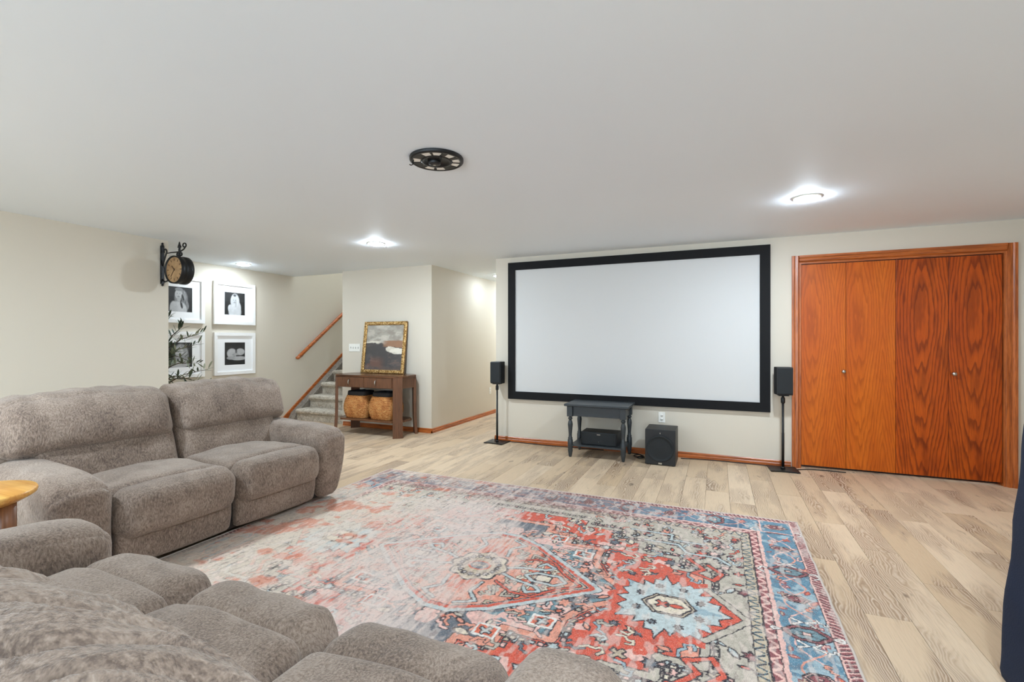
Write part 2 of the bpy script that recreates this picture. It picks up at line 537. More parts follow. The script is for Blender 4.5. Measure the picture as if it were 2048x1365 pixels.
def raster_mesh(name, nx, ny, w, h, colours, mat, parent=None, thick=0.0, origin=(0, 0)):
    """flat grid in local XY carrying a per-vertex colour called pattern; colours (ny, nx, 3) linear"""
    xs = np.linspace(-w / 2, w / 2, nx) + origin[0]
    ys = np.linspace(-h / 2, h / 2, ny) + origin[1]
    X, Y = np.meshgrid(xs, ys)
    co = np.stack([X, Y, np.full_like(X, thick)], -1).reshape(-1, 3).astype(np.float32)
    I = np.arange(nx * ny).reshape(ny, nx)
    q = np.stack([I[:-1, :-1], I[:-1, 1:], I[1:, 1:], I[1:, :-1]], -1).reshape(-1, 4)
    me = bpy.data.meshes.new(name)
    me.vertices.add(len(co)); me.vertices.foreach_set('co', co.ravel())
    me.loops.add(q.size); me.loops.foreach_set('vertex_index', q.ravel().astype(np.int32))
    me.polygons.add(len(q))
    me.polygons.foreach_set('loop_start', (np.arange(len(q)) * 4).astype(np.int32))
    me.polygons.foreach_set('loop_total', np.full(len(q), 4, np.int32))
    me.update(calc_edges=True)
    at = me.color_attributes.new('pattern', 'FLOAT_COLOR', 'POINT')
    c4 = np.concatenate([colours.reshape(-1, 3), np.ones((nx * ny, 1))], 1).astype(np.float32)
    at.data.foreach_set('color', c4.ravel())
    me.materials.append(mat)
    o = bpy.data.objects.new(name, me)
    COL.objects.link(o)
    if parent: o.parent = parent
    return o
nprng = np.random.default_rng(5)
def vnoise(ny, nx, cy, cx, seed):
    g = np.random.default_rng(seed).random((int(cy) + 3, int(cx) + 3))
    yy = np.linspace(0, cy, ny); xx = np.linspace(0, cx, nx)
    y0 = yy.astype(int); x0 = xx.astype(int)
    fy = (yy - y0)[:, None]; fx = (xx - x0)[None, :]
    fy = fy * fy * (3 - 2 * fy); fx = fx * fx * (3 - 2 * fx)
    a = g[np.ix_(y0, x0)]; b = g[np.ix_(y0, x0 + 1)]; c = g[np.ix_(y0 + 1, x0)]; d = g[np.ix_(y0 + 1, x0 + 1)]
    return (a * (1 - fx) + b * fx) * (1 - fy) + (c * (1 - fx) + d * fx) * fy
def fbm(ny, nx, cy, cx, seed, octv=4):
    s = 0; tot = 0; amp = 1.0
    for k in range(octv):
        s = s + amp * vnoise(ny, nx, cy * 2 ** k, cx * 2 ** k, seed + k); tot += amp; amp *= 0.55
    return s / tot
def L3(c):
    return np.array([lin(c[0]), lin(c[1]), lin(c[2])])
def sstep(a, b, x):
    t = np.clip((x - a) / (b - a), 0, 1)
    return t * t * (3 - 2 * t)

# ================================================================== SETTING
H = 2.30
YS, YC = 5.44, 5.50           # screen wall, console wall
XL, XP, XK, XJ, XR = -5.25, -6.30, -3.58, -2.58, 2.405
XC = -5.15                    # stair side of the console wall
YL = 3.11                     # where the near left wall ends
YB = -3.2                     # wall behind the camera

# floor slab and planks
floor = struct(box('floor', (-6.5, YB - 0.1, -0.12), (2.6, 9.6, -0.006), M['subfloor']), 'pale oak plank floor')
PW, PL = 0.178, 1.22
def project(x, y, z):
    s, c = sin(R(23.44)), cos(R(23.44))
    zc = -s * x + c * y; xc = c * x + s * y
    if zc < 0.1: return None
    return 1024 + 948.39 * xc / zc, 682.5 - 948.39 * (z - 1.2584) / zc
pm = MB(); pm.box((-PW / 2 + .0006, -PL / 2 + .0006, -0.006), (PW / 2 - .0006, PL / 2 - .0006, 0.0), 0.0012)
proto = pm.build('plank', M['plank'], floor)
rest = MB()
first = True
def seen(x, y, l):
    hit = False
    for dx in (-.08, 0, .08):
        for dy in (-.48 * l, -.2 * l, 0, .2 * l, .48 * l):
            px, py = x + dx, y + dy
            p = project(px, py, 0)
            if not p or not (-30 < p[0] < 2080 and p[1] < 1400): continue
            if -2.90 < px < 0.47 and 0.98 < py < 3.74: continue        # under the rug
            if px < -2.95 and py < 2.95: continue                      # behind the sofa
            if px < -2.0 and py < 1.1: continue
            if -5.25 > px and py < 4.2: continue
            if py > YS + .05 and (px > XJ or px < XK): continue
            hit = True
    return hit
nplank = 0
col = 0
x = -6.32 + PW / 2
fcen = Vector(floor.location)
while x < 2.42:
    offy = [0.0, .47, .86, .22, .66, 1.04][col % 6] + rng.uniform(-.05, .05)
    y = YB - offy
    while y < 9.4:
        a, b = max(y, YB), min(y + PL, 9.4)
        if x < XL - 0.05 and b < YL: y += PL; continue
        ymax = 9.4 if (XK - .1 < x < XJ + .1) or x < XC else 6.2
        b = min(b, ymax)
        if b - a > 0.05:
            cy, l = (a + b) / 2, b - a
            if seen(x, cy, l):
                o = proto if first else link_copy(proto, floor)
                first = False
                o.location = (x - fcen.x, cy - fcen.y, -fcen.z)
                o.scale = (1, l / PL, 1)
                nplank += 1
            else:
                rest.box((x - PW / 2 + .0006, cy - l / 2 + .0006, -0.006), (x + PW / 2 - .0006, cy + l / 2 - .0006, 0.0))
        y += PL
    x += PW; col += 1
ro = rest.build('plank_field', M['plank'], floor, loc=tuple(-fcen))
tag(ro, kind='stuff')
print('planks', nplank)

# ceiling with the stair opening left out
cb = MB()
cb.box((-6.45, YB - .1, H), (2.6, 5.64, H + .1))
cb.box((XC, 5.64, H), (2.6, 9.6, H + .1))
struct(cb.build('ceiling', M['ceiling']), 'smooth off-white painted ceiling')

def wall(name, boxes, label):
    m = MB()
    for lo, hi in boxes: m.box(lo, hi)
    return struct(m.build(name, M['wall']), label)
wall('wall_left', [((XL - .12, YB, 0), (XL, YL, H)), ((XP - .0, YL - .12, 0), (XL - .12, YL, H))], 'greige wall with the hanging clock at its corner')
wall('wall_gallery', [((XP - .12, YL - .12, 0), (XP, 9.4, 4.9))], 'greige wall with the white picture frames and handrail')
wall('wall_console', [((XC, YC, 0), (XK, 9.4, H)), ((XC, YC + .16, H), (XC + .12, 9.4, 4.9))], 'greige wall block behind the console table')
DX0, DX1, DZ = 0.742, 2.282, 2.035
wall('wall_screen', [((XJ, YS, 0), (DX0, YS + .12, H)), ((DX0, YS, DZ), (DX1, YS + .12, H)), ((DX1, YS, 0), (2.6, YS + .12, H)),
                     ((XJ, YS + .12, 0), (XJ + .12, 9.4, H)), ((.6, 6.15, 0), (2.6, 6.25, H)), ((.55, YS + .12, 0), (.62, 6.2, H))],
     'greige wall with the projection screen and closet')
wall('wall_right', [((XR, YB, 0), (XR + .12, YS, H))], 'greige wall on the right')
GX0, GX1, GZ = -4.75, 1.85, 2.10  # wide opening added behind the viewer, unseen, to brighten the room
wall('wall_back', [((-5.4, YB - .12, 0), (GX0, YB, H)), ((GX1, YB - .12, 0), (2.55, YB, H)), ((GX0, YB - .12, GZ), (GX1, YB, H))], 'greige wall behind the viewer with a wide opening added for fill light')
gd = bpy.data.objects.new('fill_opening_1', None); COL.objects.link(gd); gd.location = (0, YB - .06, 0)
struct(gd, 'added unseen white framed opening behind the viewer that lets in fill light')
for k in range(5):
    xx = GX0 + .03 + (GX1 - GX0 - .06) * k / 4
    box('opening_post', (xx - .03, -.03, .03), (xx + .03, .03, GZ), M['white_frame'], gd)
box('opening_sill', (GX0, -.05, 0), (GX1, .05, .03), M['white_frame'], gd)
wall('wall_hall_end', [((XK, 9.3, 0), (XJ, 9.42, H))], 'greige end wall of the hallway')
wall('wall_stair_end', [((XP, 9.3, 0), (XC, 9.42, 3.2)), ((XP, 5.56, 2.7), (XC, 5.64, 4.9))], 'greige wall at the head of the stairs')
# far soffit over the stair opening
struct(MB().box((XP, 5.56, H + .1), (XC, 5.64, 2.75)).build('trim_1', M['wall']), 'painted edge of the ceiling over the stairs')

# baseboards, oak with a stepped profile
def base_profile(h=0.062, d=0.014):
    return [(0, 0), (d, 0), (d, h * .45), (d * .72, h * .55), (d * .72, h * .86), (d * .3, h), (0, h)]
def baseboard(name, runs):
    m = MB()
    mats = None
    for axis, a, b, at, sgn in runs:
        pf = base_profile()
        if axis == 'x':       # runs along x, sticks out in sgn*y
            poly = [(at + sgn * p[0], p[1]) for p in pf]
            m.prism(poly, a, b, 'x'); mats = M['oak_x']
        else:
            poly = [(at + sgn * p[0], p[1]) for p in pf]
            m.prism(poly, a, b, 'y'); mats = M['oak_y']
    return struct(m.build(name, mats), 'stained oak baseboard')
baseboard('baseboard_screen', [('x', XJ - .014, 0.67, YS, -1)])
baseboard('baseboard_console', [('x', XC + .02, XK + .014, YC, -1)])
baseboard('baseboard_hall', [('y', YC - .014, 9.3, XK, 1)])
baseboard('baseboard_hall_right', [('y', YS - .014, 9.3, XJ, -1)])
baseboard('baseboard_gallery', [('y', YL, 5.42, XP, 1)])
baseboard('baseboard_left', [('y', YB, YL, XL, 1)])
baseboard('baseboard_right', [('y', YB, YS, XR, -1)])

# ------------------------------------------------------------------ closet: casing and four bifold panels
door = bpy.data.objects.new('door_1', None); COL.objects.link(door)
door.location = ((DX0 + DX1) / 2, YS, 0)
struct(door, 'stained oak bifold closet doors')
door['label'] = 'wide stained oak bifold closet doors right of the projection screen'
dcx = (DX0 + DX1) / 2
def dl(x): return x - dcx
CW = 0.066
def casing(name, poly, axis, lo, hi, mat):
    return MB().prism(poly, lo, hi, axis).build(name, mat, door)
prof = [(0, 0), (0.012, -.018), (CW * .55, -.016), (CW * .7, -.024), (CW, -.024), (CW, 0)]
# left, right jamb casings (profile in x,y extruded along z) and the head casing
MB().prism([(dl(DX0) - p[0] + 0.0, p[1]) for p in prof], 0.0, DZ + CW, 'z').build('side_casing', M['oak_z'], door)
MB().prism([(dl(DX1) + p[0] - 0.0, p[1]) for p in prof], 0.0, DZ + CW, 'z').build('side_casing', M['oak_z'], door)
MB().prism([(p[1], DZ + p[0]) for p in prof], dl(DX0) - .001, dl(DX1) + .001, 'x').build('head_casing', M['oak_x'], door)
for a, b in ((DX0, DX0 + .016), (DX1 - .016, DX1)):
    box('jamb', (dl(a), 0.001, 0), (dl(b), .11, DZ), M['oak_z'], door)
box('head_jamb', (dl(DX0 + .016), 0.001, DZ - .016), (dl(DX1 - .016), .11, DZ), M['oak_x'], door)
box('track', (dl(DX0 + .02), 0.03, DZ - .034), (dl(DX1 - .02), .06, DZ - .0165), M['black_plastic'], door)
edges = [DX0 + .018, 1.132, 1.518, 1.900, DX1 - .018]
for k in range(4):
    a, b = edges[k] + .0015, edges[k + 1] - .0015
    m = M['oak_door_left'] if k < 2 else M['oak_door_right']
    p = box('door_panel', (dl(a), .018, .030), (dl(b), .048, DZ - .022), m, door, .002)
    if k in (0, 3):
        kx = (b - .022) if k == 0 else (a + .030)
        kb = MB().lathe([(.0, -.0), (.013, -.002), (.013, -.006), (.007, -.010), (.007, -.020), (.015, -.026), (.0175, -.034), (.014, -.041), (.0, -.044)], 20, axis='y', caps=False)
        kb.build('knob', M['silver'], p, loc=(kx - (a + b) / 2, -.015, .965 - (DZ + .008) / 2))
box('closet_shadow_gap', (dl(DX0), .10, 0.0), (dl(DX1), .108, .06), M['black_plastic'], door)  # black strip in place of the shade under the doors

# ------------------------------------------------------------------ staircase
st = thing('staircase', (-5.65, 5.5, 0), 'carpeted staircase rising behind the console table', 'stairs')
SX0, SX1 = XP + .15 + 5.65, XC + 5.65 - .004
for k in range(10):
    y0 = 5.545 + k * .262 - 5.5
    zt = .178 + k * .190
    prof = [(y0 + .03, zt - .19 if k else 0.0)]
    prof += [(y0 + .03, zt - .085), (y0 + .012, zt - .080)]
    for q in range(7):
        a = pi * 1.45 - (q / 6.0) * pi * .95
        prof.append((y0 + .030 + .036 * cos(a), zt - .036 + .036 * sin(a)))
    prof += [(y0 + .30, zt), (y0 + .30, zt - .19 if k else 0.0)]
    m = MB(); m.prism(prof, SX0, SX1, 'x')
    m.build('carpeted_step', M['carpet'], st)
def sl(y): return .165 + (y - 5.57) * .765
pts = [(5.50 - 5.5, 0), (5.57 - 5.5, sl(5.57) - .05), (8.2 - 5.5, sl(8.2) - .05), (8.2 - 5.5, 0)]
MB().prism(pts, XP + 5.65 + .002, SX0 - .001, 'x').build('side_curb', M['carpet_side'], st)
pts = [(5.44 - 5.5, 0.0), (5.44 - 5.5, .062), (5.57 - 5.5, sl(5.57)), (8.2 - 5.5, sl(8.2)), (8.2 - 5.5, sl(8.2) - .10), (5.575 - 5.5, sl(5.575) - .10), (5.52 - 5.5, 0)]
MB().prism(pts, XP + 5.65 + .001, XP + 5.65 + .022, 'x').build('skirt_board', M['oak_y'], st)
# handrail, its own thing on the wall
hr = thing('handrail', (XP + .075, 5.66, .99), 'round oak handrail sloping up the wall above the stairs', 'handrail')
hd = Vector((0, 1.0, .762))
HP = [hd * t for t in (0.0, .02, .3, .8, 1.4, 2.2)]
rm = MB(); rm.tube(HP, [.020, .029, .029, .029, .029, .029], 14)
rm.build('rail', M['oak_y'], hr)
MB().lathe([(0, -.026), (.026, -.016), (.036, 0), (.029, .02), (0, .026)], 16, caps=False).build('end_knob', M['oak_y'], hr, loc=(0, -.005, -.004))
for t in (.10, 1.3):
    p = hd * t
    MB().tube([(0, p.y, p.z - .02), (0, p.y, p.z - .055), (-.03, p.y, p.z - .065), (-.073, p.y, p.z - .065)], .007, 8).build('bracket', M['silver'], hr)

# ================================================================== RUG
def build_rug():
    w, h = 3.43, 2.84
    hx, hy = w / 2, h / 2
    q = 0.004
    nx, ny = int(hx / q) + 1, int(hy / q) + 1
    a = np.linspace(0, hx, nx); b = np.linspace(0, hy, ny)
    A, B = np.meshgrid(a, b)
    wob = 0.010
    A = A + (fbm(ny, nx, 60, 70, 3, 2) - .5) * wob; B = B + (fbm(ny, nx, 60, 70, 9, 2) - .5) * wob
    P = {k: L3(v) for k, v in dict(red=(210, 88, 66), rust=(216, 104, 74), salmon=(226, 152, 128), pink=(230, 184, 172), sage=(186, 176, 160),
         cream=(222, 208, 184), ice=(186, 197, 196), slate=(104, 110, 118), blue=(92, 134, 154), maroon=(142, 76, 80), dark=(44, 40, 48),
         sky=(152, 174, 182), sand=(196, 178, 152), white=(228, 222, 214), teal=(110, 142, 150)).items()}
    img = np.zeros((ny, nx, 3)); img[:] = P['rust']
    def box_(x0, x1, y0, y1):
        i0, i1 = max(0, int(y0 / q) - 2), min(ny, int(y1 / q) + 3)
        j0, j1 = max(0, int(x0 / q) - 2), min(nx, int(x1 / q) + 3)
        return slice(i0, i1), slice(j0, j1)
    def segdist(X, Y, pts, closed):
        d = np.full(X.shape, 9.0)
        n = len(pts)
        for i in range(n if closed else n - 1):
            (x0, y0), (x1, y1) = pts[i], pts[(i + 1) % n]
            dx, dy = x1 - x0, y1 - y0
            L = dx * dx + dy * dy + 1e-12
            t = np.clip(((X - x0) * dx + (Y - y0) * dy) / L, 0, 1)
            d = np.minimum(d, np.hypot(X - x0 - t * dx, Y - y0 - t * dy))
        return d
    def inside(X, Y, pts):
        r = np.zeros(X.shape, bool)
        n = len(pts)
        for i in range(n):
            (x0, y0), (x1, y1) = pts[i], pts[(i + 1) % n]
            if y0 == y1: continue
            c = ((y0 > Y) != (y1 > Y)) & (X < (x1 - x0) * (Y - y0) / (y1 - y0) + x0)
            r ^= c
        return r
    def poly(pts, fill, line='dark', lw=0.005):
        xs = [p[0] for p in pts]; ys = [p[1] for p in pts]
        s = box_(min(xs) - .02, max(xs) + .02, min(ys) - .02, max(ys) + .02)
        X, Y = A[s], B[s]
        if X.size == 0: return
        im = img[s]
        if fill: im[inside(X, Y, pts)] = P[fill]
        if line: im[segdist(X, Y, pts, True) < lw] = P[line]
    def band(pts, wd, fill, line='dark', lw=0.006, closed=False):
        xs = [p[0] for p in pts]; ys = [p[1] for p in pts]
        m = wd + .03
        s = box_(min(xs) - m, max(xs) + m, min(ys) - m, max(ys) + m)
        X, Y = A[s], B[s]
        if X.size == 0: return
        d = segdist(X, Y, pts, closed)
        im = img[s]
        if line: im[d < wd / 2 + lw] = P[line]
        im[d < wd / 2] = P[fill]
    def xf(pts, x, y, sc, an):
        c, s_ = cos(an) * sc, sin(an) * sc
        return [(x + px * c - py * s_, y + px * s_ + py * c) for px, py in pts]
    HOOK = [(-1, -.2), (-.2, -.3), (.2, .2), (.7, .1), (.8, .7), (.2, .9)]
    BLOOM = [(cos(t) * (1 if k % 2 == 0 else .55), sin(t) * (1 if k % 2 == 0 else .55)) for k, t in enumerate([i * pi / 7 for i in range(14)])]
    LEAF = [(-1, 0), (-.3, .45), (.5, .35), (1, 0), (.4, -.4), (-.4, -.35)]
    BOX = [(-.8, -.6), (.8, -.6), (.8, .6), (-.8, .6)]
    CROSS = [(-.3, -1), (.3, -1), (.3, -.3), (1, -.3), (1, .3), (.3, .3), (.3, 1), (-.3, 1), (-.3, .3), (-1, .3), (-1, -.3), (-.3, -.3)]
    rr = random.Random(4)
    IX, IY = hx - .365, hy - .40          # inner field
    # ---- spandrel ground and stepped red field
    poly([(-.1, -.1), (IX, -.1), (IX, IY), (-.1, IY)], 'sage', None)
    for _ in range(210):
        x, y = rr.uniform(.4, IX), rr.uniform(.2, IY)
        sh = rr.choice([HOOK, LEAF, BLOOM, CROSS])
        if sh is HOOK: band(xf(sh, x, y, rr.uniform(.03, .05), rr.uniform(0, 6)), .010, rr.choice(['pink', 'red', 'salmon', 'ice', 'cream']), 'dark', .004)
        else: poly(xf(sh, x, y, rr.uniform(.018, .04), rr.uniform(0, 6)), rr.choice(['pink', 'red', 'salmon', 'sand', 'ice', 'maroon']), 'dark', .004)
    red = [(-.1, .90), (.42, .90), (.42, .80), (.62, .80), (.62, .66), (.80, .66), (.80, .53), (1.0, .53), (1.0, .40), (1.17, .40), (1.17, .22), (1.32, .0), (1.32, -.1), (-.1, -.1)]
    poly(red, 'red', None)
    # colour drift inside the red
    dr = fbm(ny, nx, 7, 9, 21, 4)
    ins = inside(A, B, red)
    for th, c in ((.60, 'rust'), (.68, 'salmon')):
        img[ins & (dr > th)] = P[c]
    dr2 = fbm(ny, nx, 13, 15, 77, 3)
    img[ins & (dr2 > .70)] = P['pink']
    img[ins & (dr2 < .24)] = P['sage']
    band(red[:12], .034, 'sage', 'dark', .006)
    # row of little boxes along the steps
    def row(p0, p1, off, step, fills):
        L = math.hypot(p1[0] - p0[0], p1[1] - p0[1])
        ux, uy = (p1[0] - p0[0]) / L, (p1[1] - p0[1]) / L
        t = step / 2
        while t < L:
            x, y = p0[0] + ux * t - uy * off, p0[1] + uy * t + ux * off
            poly(xf(BOX, x, y, .018, math.atan2(uy, ux)), rr.choice(fills), 'dark', .0045)
            t += step
    for p0, p1 in zip(red[:10], red[1:11]):
        row(p0, p1, .042, .042, ['sage', 'ice', 'cream', 'pink'])
    for _ in range(170):
        x, y = rr.uniform(.02, 1.25), rr.uniform(.02, .88)
        if not inside(np.array([[x]]), np.array([[y]]), red)[0, 0]: continue
        sh = rr.choice([HOOK, LEAF, BLOOM, CROSS, HOOK])
        if sh is HOOK: band(xf(sh, x, y, rr.uniform(.03, .055), rr.uniform(0, 6)), .011, rr.choice(['ice', 'sage', 'cream', 'slate', 'sky']), 'dark', .004)
        else: poly(xf(sh, x, y, rr.uniform(.02, .042), rr.uniform(0, 6)), rr.choice(['ice', 'sage', 'cream', 'salmon', 'slate', 'sand']), 'dark', .004)
    # ---- middle medallion on slate ground
    med = [(-.1, .70), (.20, .70), (.20, .60), (.36, .60), (.36, .47), (.58, .47), (.58, .30), (.66, .16), (.80, .04), (.80, -.1), (-.1, -.1)]
    poly(med, 'slate', None)
    mi = inside(A, B, med)
    img[mi & (dr > .58)] = P['teal']; img[mi & (dr2 > .62)] = P['pink']
    band(med[:10], .036, 'salmon', 'dark', .006)
    for p0, p1 in zip(med[3:7], med[4:8]): row(p0, p1, .045, .042, ['pink', 'ice', 'sand'])
    for _ in range(90):
        x, y = rr.uniform(.02, .72), rr.uniform(.02, .62)
        if not inside(np.array([[x]]), np.array([[y]]), med)[0, 0]: continue
        sh = rr.choice([HOOK, LEAF, BLOOM, HOOK])
        if sh is HOOK: band(xf(sh, x, y, rr.uniform(.035, .06), rr.uniform(0, 6)), .013, rr.choice(['salmon', 'sage', 'pink', 'ice']), 'dark', .004)
        else: poly(xf(sh, x, y, rr.uniform(.02, .05), rr.uniform(0, 6)), rr.choice(['salmon', 'sage', 'pink', 'cream', 'rust']), 'dark', .004)
    for x, y in ((.30, .52), (.50, .36)):
        poly(xf(BOX, x, y, .062, 0), 'rust', 'white', .006); poly(xf(CROSS, x, y, .03, .4), 'ice', 'dark', .004)
    # ---- inner salmon lozenge with its serpent bands
    loz = [(-.1, .44), (.06, .44), (.22, .36), (.46, .17), (.66, .0), (.66, -.1), (-.1, -.1)]
    poly(loz, 'salmon', None)
    li = inside(A, B, loz)
    img[li & (dr2 > .60)] = P['pink']; img[li & (dr < .38)] = P['sage']; img[li & (dr > .64)] = P['rust']
    for _ in range(34):
        x, y = rr.uniform(.12, .58), rr.uniform(.0, .36)
        if not inside(np.array([[x]]), np.array([[y]]), loz)[0, 0]: continue
        sh = rr.choice([HOOK, LEAF, HOOK, BLOOM])
        if sh is HOOK: band(xf(sh, x, y, rr.uniform(.03, .05), rr.uniform(0, 6)), .011, rr.choice(['ice', 'sage', 'red', 'cream', 'sand']), 'dark', .004)
        else: poly(xf(sh, x, y, rr.uniform(.018, .036), rr.uniform(0, 6)), rr.choice(['sage', 'rust', 'cream', 'ice']), 'dark', .004)
    band(loz[:5], .050, 'ice', 'dark', .006); band([(p[0], p[1] - .014) for p in loz[:5]], .022, 'red', None)
    band([(.15, .03), (.24, .07), (.36, .09), (.40, .13), (.34, .16), (.31, .12)], .017, 'ice')
    band([(.28, .0), (.33, .045), (.45, .05), (.50, .0)], .016, 'ice')
    band([(.20, .24), (.17, .17), (.25, .15), (.24, .24), (.30, .22)], .013, 'sage')
    band([(.10, .16), (.08, .26), (.15, .33), (.06, .38)], .014, 'ice')
    band([(.16, .12), (.27, .19), (.38, .19), (.47, .08), (.58, .0)], .014, 'red')
    poly([(.34, -.02), (.42, -.02), (.42, .03), (.34, .03)], 'cream', 'dark', .005)
    # ---- centre rosette
    ros = [(.155 * (1 + .10 * cos(8 * t)) * cos(t), .155 * (1 + .10 * cos(8 * t)) * sin(t)) for t in [i * 2 * pi / 64 for i in range(64)]]
    poly(ros, 'cream', 'dark', .006)
    img[(np.hypot(A, B) < .15) & (dr2 > .5)] = P['sand']
    for k in range(5):
        t = k * pi / 8
        poly(xf(BLOOM, .108 * cos(t), .108 * sin(t), .020, t), 'white', 'dark', .004)
        poly(xf(LEAF, .108 * cos(t), .108 * sin(t), .009, t), 'slate', None)
    poly([(.062 * cos(t), .045 * sin(t)) for t in [i * 2 * pi / 24 for i in range(24)]], 'slate', 'rust', .006)
    for x in (0, .03): poly(xf(CROSS, x, 0, .014, 0), 'sand', None)
    # ---- ice-blue star medallion at each end
    sx = 1.005
    star = []
    npt = 22
    for k in range(npt * 2):
        t = k * pi / npt
        ex = .255 + .055 * abs(cos(t)) ** 3 + (.045 if (k // 2) % 3 == 0 else 0)
        r = ex * (1.0 if k % 2 == 0 else .80)
        star.append((sx + r * cos(t) * .78, r * sin(t) * .98))
    d = segdist(A, B, star, True); si = inside(A, B, star)
    img[(~si) & (d < .045) & ins & (A > .7)] = P['red']
    poly(star, 'ice', 'dark', .0035)
    img[si & (dr2 > .58)] = P['sky']; img[si & (dr > .62)] = L3((188, 200, 200))
    for k in range(8):
        t = (k + .5) * pi / 4
        poly(xf(BLOOM, sx + .150 * cos(t), .180 * sin(t), .021, t), 'sky', 'dark', .004)
        poly(xf(CROSS, sx + .150 * cos(t), .180 * sin(t), .009, t), 'dark', None)
    hexa = [(sx - .105, 0), (sx - .055, .072), (sx + .055, .072), (sx + .105, 0), (sx + .055, -.072), (sx - .055, -.072)]
    poly(xf([(p[0] - sx, p[1]) for p in hexa], sx, 0, 1.18, 0), 'sand', 'dark', .005)
    poly(hexa, 'cream', 'dark', .005)
    poly(xf(CROSS, sx - .03, 0, .035, .78), 'red', 'dark', .0035); poly(xf(LEAF, sx + .035, .0, .042, 0), 'red', 'dark', .0035)
    # sage bands closing on the end point
    band([(1.17, .22), (1.25, .12), (1.345, .0)], .030, 'sage')
    band([(1.06, .55), (1.15, .44), (1.10, .38), (1.2, .33), (1.24, .42), (1.17, .5)], .022, 'red', 'dark')
    band([(.80, .72), (1.0, .72), (1.05, .62), (1.22, .62), (1.28, .55)], .018, 'ice', 'dark')
    band([(.70, .86), (.95, .86), (.95, .78), (1.14, .78)], .018, 'ice', 'dark')
    # ---- borders
    E = np.maximum((A - IX) / (hx - IX), (B - IY) / (hy - IY))       # 0..1 through the border
    endside = ((A - IX) / (hx - IX)) > ((B - IY) / (hy - IY))
    along = np.where(endside, B, A)
    bd = E > 0
    def tri(x, p): return np.abs(((x / p) % 1.0) * 2 - 1)
    g1 = bd & (E < .15); img[g1] = P['sand']
    z = tri(along, .055); e1 = E / .15
    img[g1 & (np.abs(e1 - z) < .22)] = P['teal']; img[g1 & (np.abs(e1 - z) < .12)] = P['dark']
    g2 = bd & (E >= .15) & (E < .28); img[g2] = P['maroon']
    e2 = (E - .15) / .13
    img[g2 & (np.abs(e2 - tri(along, .07)) < .25)] = P['pink']
    for lo in (0, .15, .28, .335): img[bd & (np.abs(E - lo) < .012)] = P['dark']
    img[bd & (E > .118) & (E < .132)] = P['sand']
    g3 = bd & (E >= .28) & (E < .335); img[g3] = P['pink']
    mb = bd & (E >= .335) & (E < .86); img[mb] = P['blue']
    img[mb & (dr2 > .62)] = P['sky']; img[mb & (dr < .36)] = L3((66, 104, 128))
    g4 = bd & (E >= .86); img[g4] = P['maroon']
    e4 = (E - .86) / .14
    img[g4 & (((along / .027 + e4 * .8) % 1.0) < .28)] = P['pink']
    img[g4 & (((along / .027 + e4 * .8) % 1.0) > .78)] = P['dark']
    img[bd & (np.abs(E - .86) < .014)] = P['pink']; img[bd & (np.abs(E - .845) < .006)] = P['dark']
    cx_, cy_ = hx - .365 * .405, hy - .40 * .405         # border centre lines
    def lozenge(x, y, sc, end, big):
        sh = [(-1, 0), (-.45, .55), (.45, .55), (1, 0), (.45, -.55), (-.45, -.55)]
        an = pi / 2 if not end else 0.0
        poly(xf(sh, x, y, sc * 1.22, an), 'maroon' if big else 'pink', 'dark', .004)
        poly(xf(sh, x, y, sc * .86, an), 'teal' if big else 'maroon', 'dark', .004)
        if big:
            for s_ in (-1, 1):
                band(xf([(-.7, -.3 * s_), (.7, .3 * s_)], x, y, sc * .8, an), .004, 'dark', None)
        poly(xf(BOX, x, y, sc * .22, an), 'pink', 'dark', .003)
        if big:
            for s_ in (-1, 1):
                band(xf([(1.2 * s_, 0), (1.5 * s_, .12), (1.75 * s_, -.3), (1.4 * s_, -.6)], x, y, sc, an), .010, 'white', 'dark', .003)
                band(xf([(.5 * s_, .75), (.1 * s_, 1.05), (.55 * s_, 1.3)], x, y, sc, an), .010, 'white', 'dark', .003)
    vine = lambda t, ph: .055 * sin(2 * pi * t / .34 + ph)
    for end, L_ in ((True, hy - .3), (False, hx - .3)):
        for ph, cl in ((0, 'salmon'), (pi, 'pink')):
            pts = [((cx_ + vine(t, ph), t) if end else (t, cy_ + vine(t, ph))) for t in np.arange(0, L_, .02)]
            band(pts, .008, cl, None)
        for k in range(int(L_ / .045)):
            t = k * .045 + rr.uniform(0, .02); o_ = rr.choice([-1, 1]) * rr.uniform(.03, .085)
            x, y = (cx_ + o_, t) if end else (t, cy_ + o_)
            sh = rr.choice([HOOK, LEAF, LEAF, CROSS])
            if sh is HOOK: band(xf(sh, x, y, .026, rr.uniform(0, 6)), .009, rr.choice(['pink', 'white', 'salmon']), 'dark', .003)
            else: poly(xf(sh, x, y, rr.uniform(.014, .03), rr.uniform(0, 6)), rr.choice(['pink', 'salmon', 'rust', 'sand']), 'maroon', .0035)
        step = .30
        k = 0
        while k * step < L_ + .1:
            t = k * step
            x, y = (cx_, t) if end else (t, cy_)
            lozenge(x, y, .085 if k % 2 == 0 else .05, end, k % 2 == 0)
            k += 1
    # corner square
    poly([(IX + .13, IY + .14), (hx - .05, IY + .14), (hx - .05, hy - .055), (IX + .13, hy - .055)], 'blue', 'pink', .005)
    lozenge(cx_, cy_, .06, True, False)
    # ---- mirror into four quarters
    top = np.concatenate([img[:, :0:-1], img], 1)
    full = np.concatenate([top[:0:-1], top], 0)
    FY, FX = full.shape[:2]
    X = np.linspace(-hx, hx, FX)[None, :]; Y = np.linspace(-hy, hy, FY)[:, None]
    # soft knot-by-knot variation
    kn = vnoise(FY, FX, FY / 3, FX / 3, 41)[..., None]
    full = full * (0.86 + .28 * kn)
